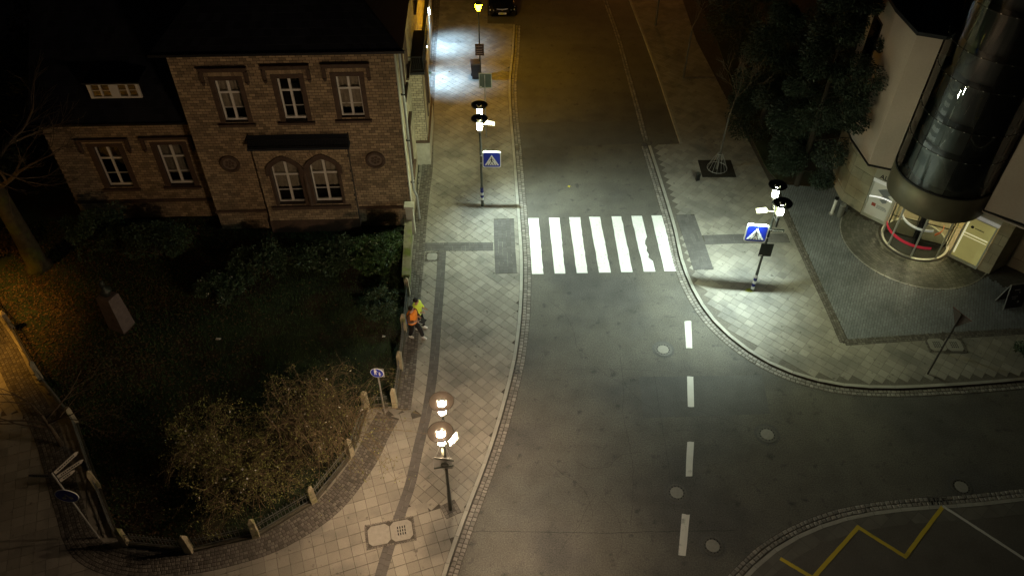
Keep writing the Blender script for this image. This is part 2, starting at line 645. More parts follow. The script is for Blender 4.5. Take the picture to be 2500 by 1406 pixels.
for k in range(9):          # fine wandering cracks
    u0, v0 = rng.uniform(1320, 1640), rng.uniform(90, 1350); a = rng.uniform(0, PI)
    pts = [(u0, v0)]
    for _ in range(4):
        a += rng.uniform(-.7, .7); u0 += 45*math.cos(a); v0 += 45*math.sin(a); pts.append((u0, v0))
    seam(pts, 0.004, .03)
# ---------------------------------------------------------------- kerb runs
def kerb_run(px, side, cob_name, kerb=True, rows=2, w=0.165, kw=0.15, n=8, kerb_parent=None):
    """px: outer pavement edge in photo pixels; side=+1 when the pavement lies right of travel"""
    path = catmull([G2(u, v, PZ) for u, v in px], n)
    gut = tag(MB_strip(path, -side*0.02, -side*(0.02+rows*w+0.02), 0.0, 0.004).build(cob_name, mortar), kind='structure')
    items = []
    for k in range(rows):
        a, b_ = -side*(0.03+k*w), -side*(0.03+(k+1)*w)
        lo, hi = min(a, b_), max(a, b_)
        items += row_stones(path, lo, hi, 0.17, 0.025, 0.003, 0.022, 0.006, 0.2)
    pieces(gut, items, 'cobble', cobble_m, inset=0.02)
    if kerb:
        lo, hi = sorted((0.0, side*kw))
        ki = row_stones(path, lo, hi, 1.0, 0.012, -0.02, PZ+0.008, 0.0, 0.02)
        ks = tag(MB_strip(path, lo+0.01, hi-0.01, -0.02, PZ-0.012).build('kerb', mortar), kind='structure')
        pieces(ks, ki, 'kerb_stone', kerb_m)
    return path

def MB_strip(path, a, b_, z0, z1):
    a, b_ = min(a, b_), max(a, b_)
    A = offset(path, a); B = offset(path, b_)
    n = len(A); mb = MB()
    vs = []
    for P, z in ((A, z0), (B, z0), (A, z1), (B, z1)):
        vs += [(p[0], p[1], z) for p in P]
    fs = []
    for i in range(n-1):
        fs.append((2*n+i, 2*n+i+1, 3*n+i+1, 3*n+i))
        fs.append((i, 2*n+i, 2*n+i+1, i+1)); fs.append((n+i+1, 3*n+i+1, 3*n+i, n+i))
    fs.append((0, n, 3*n, 2*n)); fs.append((n-1, 3*n-1, 4*n-1, 2*n-1))
    return mb.add(vs, fs)

kl_px = [(1258,60),(1254,130),(1247,200),(1249,270),(1256,350),(1263,440),(1271,540),(1277,640),(1275,740),
         (1268,820),(1257,890),(1240,960),(1218,1040),(1192,1120),(1158,1210),(1124,1300),(1090,1400),(1060,1500),(1020,1640),(965,1850),(900,2100),(830,2400)]
path_L = kerb_run(kl_px, 1, 'gutter')
kr_px = [(1582,355),(1600,410),(1625,490),(1645,560),(1660,630),(1682,690),(1712,745),(1752,795),(1810,845),(1880,888),
         (1960,920),(2060,942),(2180,948),(2300,943),(2420,935),(2520,926),(2760,905),(3100,880)]
path_R = kerb_run(kr_px, -1, 'gutter')
ki_px = [(1480,2400),(1550,2000),(1620,1750),(1690,1580),(1740,1490),(1815,1405),(1880,1345),(1960,1298),(2050,1265),(2150,1245),(2260,1234),(2305,1232),
         (2420,1222),(2700,1190),(3100,1150)]
path_I = kerb_run(ki_px, 1, 'gutter')
kb_px = [(1440,-120),(1477,0),(1508,90),(1533,180),(1556,265),(1577,345)]
gp = catmull([G2(u, v, 0) for u, v in kb_px])
gut4 = tag(MB_strip(gp, -0.17, 0.17, 0.0, 0.003).build('gutter', mortar), kind='structure')
pieces(gut4, row_stones(gp, -0.16, 0, 0.17, 0.025, 0.002, 0.016) + row_stones(gp, 0, 0.16, 0.17, 0.025, 0.002, 0.016), 'cobble', cobble_m, inset=0.02)
# raised kerb along the planted side of the parking bay
kp = catmull([G2(u, v, 0) for u, v in [(1490,-120),(1537,0),(1570,85),(1605,180),(1640,285),(1663,354)]])
kk = tag(MB_strip(kp, -0.06, 0.06, -0.02, 0.06).build('kerb', mortar), kind='structure')
pieces(kk, row_stones(kp, -0.075, 0.075, 1.0, 0.01, -0.02, PZ+0.02, 0, 0.02), 'kerb_stone', kerb_m)

# ---------------------------------------------------------------- left pavement
garden_px = [(1004,556),(998,640),(993,720),(987,805),(979,898),(965,990),(893,999),(857,1112),(764,1226),(624,1309),
             (462,1345),(300,1335),(238,1215),(180,1030),(95,925),(28,800),(-60,690),(-200,560)]
garden_w = [G2(u, v) for u, v in garden_px]
wall_px = [(1020,556),(1020,402),(1046,400),(1047,330),(1050,200),(1056,100),(1060,20),(1066,-60)]
left_edge = [G2(u, v) for u, v in garden_px]
pav_L = [G2(1262,-60), G2(1190,-60), G2(1190,58), G2(1256,60)] + path_L[1:]
pav_L = [G2(1190,-70), G2(1190,58)] + path_L
pav_L = pav_L + [(-45, path_L[-1][1]), (-45, 45)] + [G2(-200,560)] + garden_w[::-1][1:]
pav_L = pav_L + [G2(u, v) for u, v in wall_px]
base_L = MB().prism(pav_L, -0.02, PZ-0.02)
pavement_L = struct('pavement', base_L, mortar)
band_px = [(1079,614),(1074,700),(1066,800),(1058,900),(1043,1000),(1022,1090),(1002,1180),(975,1260),(948,1340),(925,1420),(895,1540)]
band = catmull([G2(u, v) for u, v in band_px])
def right_of_band(p):
    # nearest band point; which side
    best = min(range(len(band)-1), key=lambda i: (band[i][0]-p[0])**2+(band[i][1]-p[1])**2)
    a, b_ = band[best], band[best+1]
    if p[1] > band[0][1]: return True
    return (b_[0]-a[0])*(p[1]-a[1])-(b_[1]-a[1])*(p[0]-a[0]) > 0
inner_L = [(p[0], p[1]) for p in pav_L]
yB1 = G2(0, 1010)[1]; yB2 = G2(0, 1235)[1]; yA = G2(0, 845)[1]
def zoneB(p):
    if p[1] < yB2: return True
    return p[1] < yB1 and not right_of_band(p)
def in_view(p, m=330):
    u, v, _ = proj(p[0], p[1], 0)
    return -m < u < 2500+m and -80 < v < 1406+m
# kerb strip excluded from the tiles
lim = offset(path_L, 0.16)
tiles_region = [G2(1190,-70), G2(1190,58)] + lim + [(-45, path_L[-1][1]), (-45, 45)] + [G2(-200,560)] + garden_w[::-1][1:] + [G2(u, v) for u, v in wall_px]
ANG = math.radians(47)
tA = tile_grid(tiles_region, (0, 0), ANG, 0.36, 0.36, 0.013, -0.01, PZ, jit=0.0025, keep=lambda p: in_view(p) and not zoneB(p))
tB = tile_grid(tiles_region, (-4, 14), math.radians(19), 0.40, 0.40, 0.013, -0.01, PZ, jit=0.0025, stagger=0.0, keep=lambda p: in_view(p) and zoneB(p))
pieces(pavement_L, tA + tB, 'paving_tile', tile_m)

# dark paver bands: along the walk, across to the crossing and its waiting field
def band_obj(name, path, a, b_, rows, length):
    o = tag(MB_strip(path, a, b_, PZ-0.01, PZ+0.001).build(name, mortar), kind='structure')
    items = []
    w = (b_-a)/rows
    for k in range(rows):
        items += row_stones(path, a+k*w, a+(k+1)*w, length, 0.008, PZ-0.005, PZ+0.008, 0.0006, 0.0)
    pieces(o, items, 'dark_paver', dark_paver)
    return o
band_obj('dark_paver_band', band, -0.19, 0.19, 2, 0.2)
cross = [G2(1030,603), G2(1120,602.5), G2(1204,602)]
band_obj('dark_paver_band', catmull(cross), -0.29, 0.29, 3, 0.2)
fieldL = [G2(1230,534), G2(1232,600), G2(1236,668)]
band_obj('tactile_paver_field', catmull(fieldL), -0.49, 0.49, 5, 0.2)

# small cobbles along wall and fence
def cobble_strip(px, a, b_, rows, name='cobble_strip', L=0.13, n=8, world=None):
    path = world or catmull([G2(u, v) for u, v in px], n)
    o = tag(MB_strip(path, a, b_, PZ-0.01, PZ+0.004).build(name, mortar), kind='structure')
    w = (b_-a)/rows; items = []
    for k in range(rows):
        items += row_stones(path, a+k*w, a+(k+1)*w, L, 0.022, PZ, PZ+0.016, 0.006, 0.2)
    pieces(o, items, 'small_cobble', small_cobble, inset=0.012, minpx=7)
    return o
cobble_strip([(1052,180),(1046,300),(1044,402),(1036,470),(1028,540),(1022,620),(1012,720),(1006,810),(998,905),(985,1000)], -0.28, 0.28, 4)
cobble_strip([(1070,-60),(1064,40),(1058,110),(1053,176)], -0.22, 0.22, 3)
cobble_strip([(943,1012),(915,1060),(880,1128),(800,1228),(680,1305),(560,1345),(460,1364),(330,1375),(215,1330),(170,1215),(120,1050),(55,930),(10,840),(-60,740)], -0.55, 0.36, 7)

# ---------------------------------------------------------------- right pavement and plaza
pav_R = path_R + [(60, path_R[-1][1]), (60, 70), G2(1500,-150)] + kp[::1][:1] + kp + [path_R[0]]
pav_R = [p for i, p in enumerate(pav_R) if i == 0 or math.hypot(p[0]-pav_R[i-1][0], p[1]-pav_R[i-1][1]) > 1e-4]
pavement_R = struct('pavement', MB().prism(pav_R, -0.02, PZ-0.02), mortar)
limR = offset(path_R, -0.16)
edgeR = [(1892,470),(1935,560),(1985,670),(2025,755),(2058,838)]
reg1 = limR + [G2(3100,800), G2(2500,812), G2(2300,824), G2(2060,838)] + [G2(u, v) for u, v in edgeR[::-1]] + [G2(1800,290), G2(1700,100), G2(1640,-80)] + kp[1:]
fine_mosaic = M('mosaic_sett', (0.17, 0.155, 0.13), 0.85, piece=0.3, noise=(9, 0.2), fine=(30, 0.4), bump=(30, 0.6))
MB().prism(reg1, PZ-0.0199, PZ-0.012).build('mosaic_bed', fine_mosaic, pavement_R)
_kr = path_R[::3]
def far_from_kerb(p):
    return min((p[0]-q[0])**2+(p[1]-q[1])**2 for q in _kr) > 0.75**2
tR = tile_grid(reg1, (10, 24), math.radians(49), 0.36, 0.36, 0.012, -0.01, PZ, jit=0.0025, keep=in_view, partial=far_from_kerb)
pieces(pavement_R, tR, 'paving_tile', tile_m)
strip_px = [(1893,468),(1935,560),(1985,670),(2025,755),(2060,836)]
sp = [G2(u, v) for u, v in strip_px]
cobble_strip(None, -0.17, 0.17, 3, world=catmull(sp))
cobble_strip(None, -0.17, 0.17, 3, world=catmull([G2(2062,836), G2(2300,820), G2(2500,808), G2(2800,785)]))
band_obj('dark_paver_band', [G2(1716,586), G2(1800,583), G2(1925,581)], -0.33, 0.33, 3, 0.2)
band_obj('tactile_paver_field', catmull([G2(1672,524), G2(1695,590), G2(1718,659)]), -0.46, 0.46, 5, 0.2)

# plaza of dark setts round the glass tower
TC = (18.97, 28.65)                       # axis of the revolving door and the glass cylinder
plaza_poly = [G2(1906,470), G2(1945,560), G2(1995,670), G2(2035,755), G2(2070,828), G2(2300,812), G2(2500,800), G2(2800,778), (30, 24), (30, 40), (14, 40), G2(1880,380)]
plaza = struct('plaza', MB().prism(plaza_poly, PZ-0.019, PZ-0.008), mortar)
fac_dir = Vector((0.712, -0.702)); fac_n = Vector((-0.702, -0.712))
def front_of_tower(p):
    return (p[0]-TC[0])*fac_n.x + (p[1]-TC[1])*fac_n.y > 0.25
def ring_d(p): return math.hypot(p[0]-TC[0], p[1]-TC[1])
def keepP(p):
    return in_view(p, 40) and (front_of_tower(p) or p[0] < 16.5) and ring_d(p) > 3.35
pl = tile_grid(plaza_poly, TC, math.radians(65), 0.22, 0.11, 0.012, PZ-0.008, PZ+0.001, stagger=0.5, jit=0.002, keep=keepP)
pieces(plaza, pl, 'sett', plaza_m, minpx=8)
# ring of setts laid in arcs round the door
items = []
for k in range(12):
    r0 = 1.62+k*0.142
    n = int(2*PI*r0/0.2)
    for i in range(n):
        a0, a1 = 2*PI*i/n, 2*PI*(i+1)/n
        am = (a0+a1)/2
        if not front_of_tower((TC[0]+r0*math.cos(am), TC[1]+r0*math.sin(am))): continue
        g = 0.006/r0
        P = [(TC[0]+rr*math.cos(t), TC[1]+rr*math.sin(t)) for rr, t in ((r0+.006, a0+g), (r0+.136, a0+g), (r0+.136, a1-g), (r0+.006, a1-g))]
        items.append((P, PZ-0.008, PZ+0.002+rng.uniform(-.002, .002)))
ringset = M('ring_sett', (0.13, 0.13, 0.11), 0.42, piece=0.25, noise=(1.2, 0.25), fine=(20, 0.15), spec=0.5)
pieces(plaza, items, 'ring_sett', ringset, minpx=8)
ed = MB()
for a0 in range(150, 340, 6):
    ed.lathe([(3.33, PZ-.01), (3.33, PZ+.012), (3.38, PZ+.012), (3.38, PZ-.01)], 3, (TC[0], TC[1], 0), math.radians(a0+.2), math.radians(a0+5.8))
ed.build('steel_edging', steel, plaza)

# soil bed under the evergreens, with its low edge
bed_poly = [G2(1660,-80), G2(1750,100), G2(1812,290), G2(1870,410), G2(1905,450), G2(2030,460), (15.2, 40), (17, 60)]
bed = struct('planting_bed', MB().prism(bed_poly, PZ-0.02, PZ+0.05), soil)

# ---------------------------------------------------------------- bus stop island with zigzag
isl = path_I + [(60, path_I[-1][1]), (60, -5), (path_I[0][0], -5)]
island = struct('pavement', MB().prism(offset(path_I, 0.15) + [(60, path_I[-1][1]), (60, -5), (path_I[0][0], -5)], -0.02, PZ), M('island_asphalt', (0.12, 0.11, 0.095), 0.85, noise=(0.9, 0.2), fine=(45, 0.3), bump=(60, 0.25)))
def line_px(pts, w, mat, name, parent, z):
    P = [G2(u, v, z) for u, v in pts]
    for i in range(len(P)-1):
        a, b_ = Vector(P[i]), Vector(P[i+1])
        d = (b_-a).normalized(); n_ = Vector((d.y, -d.x))*w/2
        a = a - d*w*0.35; b_ = b_ + d*w*0.35
        m = 14
        L_ = [tuple(a+(b_-a)*t/m + n_*(1+rng.uniform(-.1, .1))) for t in range(m+1)]
        R_ = [tuple(a+(b_-a)*t/m - n_*(1+rng.uniform(-.1, .1))) for t in range(m+1)]
        sheet(parent, name, L_ + R_[::-1], mat, z+0.0003*(i+1), 0.003)
line_px([(1908,1364),(1985,1410),(2095,1286),(2210,1358),(2300,1238)], 0.13, paint_yellow, 'yellow_zigzag_line', island, PZ+0.004)
line_px([(2304,1236),(2400,1298),(2520,1376)], 0.10, paint_worn, 'white_edge_line', island, PZ+0.006)

# the granite slabs edging the island behind its kerb
slabs = tile_grid(offset(path_I, 0.16) + offset(path_I, 0.62)[::-1], (0, 0), math.radians(40), 0.5, 0.5, 0.02, PZ-0.01, PZ+0.003, keep=in_view)
pieces(island, slabs, 'edging_slab', M('edging_slab', (0.15, 0.14, 0.12), 0.85, piece=0.12, noise=(3, 0.15)))

# parking bay at the top
bay = struct('parking_bay', MB().prism([G2(1192,-90,0), G2(1192,56,0), G2(1256,57,0), G2(1262,-90,0)], 0.001, 0.004), patch_shadow_asphalt)

# ---------------------------------------------------------------- garden lawn
lawn_poly = garden_w + [(-45, 50), (-4.9, 50)]
def lawn_h(x, y):
    return 0.14 + 0.05*math.sin(x*0.7)*math.cos(y*0.6)
nx, ny = 70, 60
lw = MB()
cells = {}
def lv(i, j):
    if (i, j) not in cells:
        x = -26 + i*0.32; y = 12 + j*0.32
        cells[(i, j)] = len(lw.v); lw.v.append((x, y, lawn_h(x, y)+rng.uniform(-.02, .02)))
    return cells[(i, j)]
lawn = tag(MB().prism(garden_w + [(-38, 48), (-4.9, 48)], -0.02, 0.085).build('lawn', soil), kind='structure')
for i in range(nx):
    for j in range(ny):
        x = -26+(i+.5)*0.32; y = 12+(j+.5)*0.32
        if inside((x, y), garden_w + [(-38, 48), (-4.9, 48)]) and all(inside((x+dx, y+dy), garden_w + [(-38, 48), (-4.9, 48)]) for dx, dy in ((.2,.2),(-.2,.2),(.2,-.2),(-.2,-.2))):
            lw.f.append((lv(i, j), lv(i+1, j), lv(i+1, j+1), lv(i, j+1)))
lw.build('turf', soil, lawn, smooth=True)

gr = random.Random(3)
def blades(n, name, mat, size, flat, dens=None, seed=1):
    r = random.Random(seed); mb = MB(); k = 0
    poly = garden_w + [(-38, 48), (-4.9, 48)]
    while k < n:
        x = r.uniform(-23, -4.6); y = r.uniform(13, 30)
        if not inside((x, y), poly): continue
        if dens and r.random() > dens(x, y): continue
        z = lawn_h(x, y)
        a = r.uniform(0, 2*PI); s = size*r.uniform(.6, 1.4)
        if flat:
            t = r.uniform(-.5, .5)
            d = Vector((math.cos(a), math.sin(a), t*.6))*s; e = Vector((-math.sin(a), math.cos(a), r.uniform(-.4, .4)))*s*.6
            c = Vector((x, y, z+.03))
            mb.add([c-d, c-e*.8, c+d, c+e*.8], [(0, 1, 2, 3)])
        else:
            c = Vector((x, y, z)); w = Vector((math.cos(a), math.sin(a), 0))*0.012
            t = c + Vector((r.uniform(-.05, .05), r.uniform(-.05, .05), s))
            mb.add([c-w, c+w, t], [(0, 1, 2)])
        k += 1
    return tag(mb.build(name, mat), kind='stuff')
tag(blades(42000, 'grass', grass_m, 0.12, False, seed=5), 'short dark grass covering the garden lawn inside the fence', 'grass')
def litter_d(x, y):
    return max(0.04, min(1, (-9.5-x)/7.0)) * (0.35+0.65*abs(math.sin(x*1.3+y)*math.cos(y*.9)))
tag(blades(15000, 'leaf_litter', leaf_litter, 0.055, True, litter_d, seed=8), 'brown fallen leaves scattered over the left part of the garden', 'fallen leaves')

# ---------------------------------------------------------------- covers and grates
def manhole(u, v, r, label):
    c = G(u, v, 0.0)
    t = thing('manhole_cover', label, 'manhole cover', (c.x, c.y, 0.0), 0.3, 'round manhole covers in the road')
    MB().lathe([(r*1.0, 0.002), (r*1.0, 0.012), (r*0.78, 0.012), (r*0.78, 0.002)], 32).build('iron_rim', iron_cover, t)
    MB().lathe([(0.0001, 0.009), (r*0.62, 0.010), (r*0.64, 0.002)], 28).build('concrete_lid', cover_concrete, t)
    MB().lathe([(r*0.64, 0.004), (r*0.78, 0.0045)], 32).build('iron_ring', iron_cover, t)
    for k in range(14):
        a = 2*PI*k/14
        MB().obox((r*.71*math.cos(a), r*.71*math.sin(a), 0.007), (0.045*r/.4, 0.03*r/.4, 0.006), a).build('vent_hole', dark_hole, t)
    MB().lathe([(r*1.0, 0.0008), (r*1.28, 0.0012)], 32).build('sealed_joint', patch_shadow_asphalt, t)
manhole(1619, 853, 0.36, 'round manhole cover just below the crossing, left of the first lane dash')
manhole(1873, 1060, 0.38, 'round manhole cover farthest right in the lit road, right of the lane dashes')
manhole(1652, 1202, 0.36, 'round manhole cover between the third and the nearest lane dash')
manhole(1740, 1332, 0.36, 'round manhole cover beside the nearest lane dash, with a pale lid')
manhole(2347, 1188, 0.36, 'dim manhole cover in the dark side road beside the island corner')

def drain(u, v, rz, label, w=0.34, l=0.46):
    c = G(u, v, 0.0)
    t = thing('drain_grate', label, 'drain', (c.x, c.y, 0.02), rz, 'iron drain grates in the gutters')
    MB().box(-w/2, w/2, -l/2, l/2, -0.018, -0.006).build('shaft', dark_hole, t)
    f = MB()
    f.box(-w/2, w/2, l/2-.03, l/2, -.006, .012); f.box(-w/2, w/2, -l/2, -l/2+.03, -.006, .012)
    f.box(-w/2, -w/2+.03, -l/2+.03, l/2-.03, -.006, .012); f.box(w/2-.03, w/2, -l/2+.03, l/2-.03, -.006, .012)
    f.build('grate_frame', iron_cover, t)
    for k in range(6):
        y = -l/2+.03+(l-.06)*(k+.5)/6
        MB().box(-w/2+.03, w/2-.03, y-.016, y+.016, -.006, .010).build('bar', iron_cover, t)
drain(1259, 905, 0.2, 'slotted drain grate in the left gutter beside the lower pavement')
drain(1262, 363, 0.05, 'drain grate in the left gutter level with the zebra sign')
drain(1576, 357, 0.2, 'drain grate at the corner of the bay on the far side of the road')
drain(2290, 1225, 1.5, 'black drain grate at the tip of the yellow zigzag', 0.36, 0.7)

def utility_cover(u, v, rz, label, n, size, grate=()):
    c = G(u, v, PZ)
    t = thing('utility_cover', label, 'utility cover', (c.x, c.y, PZ+0.003), rz)
    W = n*size
    MB().box(-W/2-.06, W/2+.06, -size/2-.06, size/2+.06, 0.0, 0.008).build('sett_bed', mortar, t)
    items = []
    P = [(-W/2-.05, -size/2-.05), (W/2+.05, -size/2-.05), (W/2+.05, size/2+.05), (-W/2-.05, size/2+.05), (-W/2-.05, -size/2-.05)]
    m = MB()
    for p in resample(P, 0.085):
        m.obox((p[0], p[1], .010), (.065, .065, .012), rng.uniform(-.1, .1))
    tag(m.build('small_sett', small_cobble, t), kind='stuff')
    for k in range(n):
        cx = -W/2+size*(k+.5); h = size/2-.012; b_ = size*.17
        poly = [(cx-h+b_, -h), (cx+h-b_, -h), (cx+h, -h+b_), (cx+h, h-b_), (cx+h-b_, h), (cx-h+b_, h), (cx-h, h-b_), (cx-h, -h+b_)]
        lid = MB().prism(poly, 0.006, 0.018).build('concrete_lid', cover_concrete, t)
        if k in grate:
            for i in range(4):
                for j in range(3):
                    x, y = cx-.12+.08*i, -.12+.12*j
                    MB().box(x-.018, x+.018, y-.045, y+.045, .016, .0195).build('slot', dark_hole, lid)
utility_cover(953, 1300, 0.22, 'double octagonal concrete cover, one half slotted, across the dark paver band', 2, 0.76, (1,))
utility_cover(1055, 627, 0.0, 'small single octagonal cover below the dark cross band near the wall', 1, 0.5)
utility_cover(2308, 842, -0.02, 'double cover with two dark grates beside the paver edge near the tall sign pole', 2, 0.7, (0, 1))

# yellow fallen leaf lying in the road and a few scraps
def flake(u, v, name, mat, label, cat, s, z=0.004):
    c = G(u, v, z)
    mb = MB(); n = 9
    vs = [(0, 0, .012)]
    for k in range(n):
        a = 2*PI*k/n; rr = s*(0.6+0.5*(k % 2))
        vs.append((rr*math.cos(a), rr*math.sin(a), .004+rng.uniform(0, .02)))
    mb.add(vs, [(0, 1+k, 1+(k+1) % n) for k in range(n)])
    mb.add([(0, 0, .012), (s*1.7, .006, .01), (s*1.7, -.006, .01)], [(0, 1, 2)])
    return tag(mb.build(name, mat, loc=(c.x, c.y, z)), label, cat)
flake(1389, 456, 'fallen_leaf', M('yellow_leaf', (0.55, 0.45, 0.05), 0.7), 'single yellow leaf lying on the road above the crossing', 'leaf', 0.09)
flake(1097, 176, 'fallen_leaf', leaf_litter, 'small dark leaf in the blue-white light on the pavement, farther from the bin', 'leaf', 0.08, PZ)
flake(1081, 194, 'fallen_leaf', leaf_litter, 'dark curled leaf on the pavement nearest the bay wall', 'leaf', 0.08, PZ)
# ================================================================ BRICK HOUSE
YAW = math.radians(1.9)
house = thing('brick_house', 'two-storey yellow brick house with dark roof and lower wing behind the garden', 'house', (-13.8, 29.3, 0), YAW)
HM = Matrix.Translation((-13.8, 29.3, 0)) @ Matrix.Rotation(YAW, 4, 'Z')
HI = HM.inverted()
all_bricks = []          # (matrix4 to house space, (cx,cz), w, h, y, mat key)
BW, BH = 0.262, 0.134

def arch_w(z, zs, h, w0):
    if z <= zs: return w0
    t = min(1.0, (z-zs)/h)
    return w0*max(0.0, 1-t**1.7)**0.75 if t < 1 else 0.0

def brick_wall(x0, x1, z0, z1, holes, T=None, y=0.0, key='y', depth=0.3, name='wall', joint=None, bricks=True):
    """wall in the x-z plane facing -y, laid in courses round its openings"""
    T = T or Matrix.Identity(4)
    r = random.Random(int(x0*7+z0*13+y*5)+11)
    mb = MB(); nC = max(1, round((z1-z0)/BH)); ch = (z1-z0)/nC
    for c in range(nC):
        za, zb = z0+c*ch, z0+(c+1)*ch; zc = (za+zb)/2
        spans = [(x0, x1)]
        for hx, hz0, hz1, hw, arch in holes:
            if not (hz0 < zc < hz1): continue
            w = arch_w(zc, arch[0], arch[1], hw) if arch else hw
            if w <= 0.02: continue
            ns = []
            for a, b_ in spans:
                if hx+w <= a or hx-w >= b_: ns.append((a, b_)); continue
                if hx-w > a: ns.append((a, hx-w))
                if hx+w < b_: ns.append((hx+w, b_))
            spans = ns
        for a, b_ in spans:
            mb.box(a, b_, y, y+depth, za, zb)
            if not bricks: continue
            off = (c % 2)*BW*0.5 + r.uniform(-.02, .02)
            k = math.floor((a-off)/BW)
            while k*BW+off < b_:
                p = max(a, k*BW+off)+0.009; q = min(b_, (k+1)*BW+off)-0.009
                if q-p > 0.04:
                    all_bricks.append((T, (p+q)/2, zc, q-p, ch-0.022, y - 0.011 + r.uniform(-.004, .003), key))
                k += 1
    mb.xform(T)
    return mb.build(name, joint or brick_joint, house)

def emit_bricks():
    mats = {'y': brick_m, 'p': brick_pale}
    rated = []
    for b_ in all_bricks:
        T, cx, cz, w, h, y, key = b_
        p = HM @ (T @ Vector((cx, y, cz)))
        u, v, sc = proj(*p)
        vis = 0 < u < 2500 and 0 < v < 1406 and v < 545
        rated.append((w*sc*(1 if vis else .01) + v*0.004, b_))
    rated.sort(key=lambda t: -t[0])
    cache = {}
    rest = {'y': MB(), 'p': MB()}
    for n, (_, (T, cx, cz, w, h, y, key)) in enumerate(rated):
        if n < 290:
            kk_ = (round(w, 2), key)
            if kk_ not in cache:
                cache[kk_] = MB().box(-kk_[0]/2, kk_[0]/2, 0, .05, -h/2, h/2).mesh('brick', mats[key])
            o = bpy.data.objects.new('brick', cache[kk_]); COL.objects.link(o)
            o.parent = house
            o.matrix_local = T @ Matrix.Translation((cx, y, cz))
        else:
            m = MB().box(cx-w/2, cx+w/2, y, y+.05, cz-h/2, cz+h/2).xform(T)
            rest[key].add(m.v, m.f)
    tag(rest['y'].build('brick_courses', brick_m, house), kind='stuff')
    if rest['p'].v: tag(rest['p'].build('pale_brick_courses', brick_pale, house), kind='stuff')

def ring_strip(outer, inner, y0, y1):
    n = len(outer); mb = MB()
    vs = [(p[0], y0, p[1]) for p in outer] + [(p[0], y0, p[1]) for p in inner] + [(p[0], y1, p[1]) for p in outer] + [(p[0], y1, p[1]) for p in inner]
    fs = []
    for i in range(n-1):
        fs.append((i, n+i, n+i+1, i+1))
        fs.append((2*n+i, i, i+1, 2*n+i+1))
        fs.append((n+i, 3*n+i, 3*n+i+1, n+i+1))
    fs.append((0, 2*n, 3*n, n)); fs.append((n-1, 2*n-1, 4*n-1, 3*n-1))
    return mb.add(vs, fs)

def arch_outline(cx, z0, zs, h, w, n=14):
    pts = [(cx-w, z0), (cx-w, zs)]
    for k in range(1, n):
        z = zs+h*math.sin(PI/2*k/n)
        pts.append((cx-arch_w(z, zs, h, w), z))
    pts.append((cx, zs+h))
    for k in range(n-1, 0, -1):
        z = zs+h*math.sin(PI/2*k/n)
        pts.append((cx+arch_w(z, zs, h, w), z))
    return pts + [(cx+w, zs), (cx+w, z0)]

def window(cx, w, z0, z1, y, T=None, arch=None, cur=0.6, parent=None, blind=True):
    """white sash window: frame > mullion, transom, panes, glazing bars, curtain"""
    parent = parent or house
    T = T or Matrix.Identity(4)
    h = w/2; fw = 0.065; zt = z0+(z1-z0)*0.68
    mb = MB()
    mb.box(cx-h, cx-h+fw, y, y+.09, z0, z1); mb.box(cx+h-fw, cx+h, y, y+.09, z0, z1)
    mb.box(cx-h+fw, cx+h-fw, y, y+.09, z0, z0+fw*1.5); mb.box(cx-h+fw, cx+h-fw, y, y+.09, z1-fw, z1)
    f = mb.xform(T).build('window', frame_white, parent)
    MB().box(cx-fw*.75, cx+fw*.75, y-.02, y+.07, z0+fw*1.5, z1-fw).xform(T).build('mullion', frame_white, f)
    for s_ in (-1, 1):
        a, b_ = sorted((cx+s_*fw*.75, cx+s_*(h-fw)))
        MB().box(a, b_, y-.012, y+.07, zt-fw*.6, zt+fw*.6).xform(T).build('transom', frame_white, f)
        zm = z0+fw*1.5+(zt-z0-fw*1.5)*.42
        MB().box(a, b_, y+.004, y+.04, zm-.012, zm+.012).xform(T).build('glazing_bar', frame_white, f)
        for p, q in ((z0+fw*1.5, zm-.012), (zm+.012, zt-fw*.6), (zt+fw*.6, z1-fw)):
            MB().box(a, b_, y+.045, y+.05, p, q).xform(T).build('pane', glass_win, f)
    if cur > 0:
        zc = z1-(z1-z0)*cur
        m = MB(); n = 16; vs = []
        for k in range(n+1):
            x = cx-h+.05+(w-.1)*k/n
            for z in (zc, z1-.05):
                vs.append((x, y+.16+.02*math.sin(k*1.9), z))
        m.add(vs, [(2*k, 2*k+2, 2*k+3, 2*k+1) for k in range(n)])
        m.xform(T).build('curtain', curtain_m, f)
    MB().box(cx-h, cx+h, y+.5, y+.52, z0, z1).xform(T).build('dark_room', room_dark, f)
    return f

Z0, ZE = 0.0, 9.28
FW = 9.05                       # front width
YG = 0.16                       # glass depth
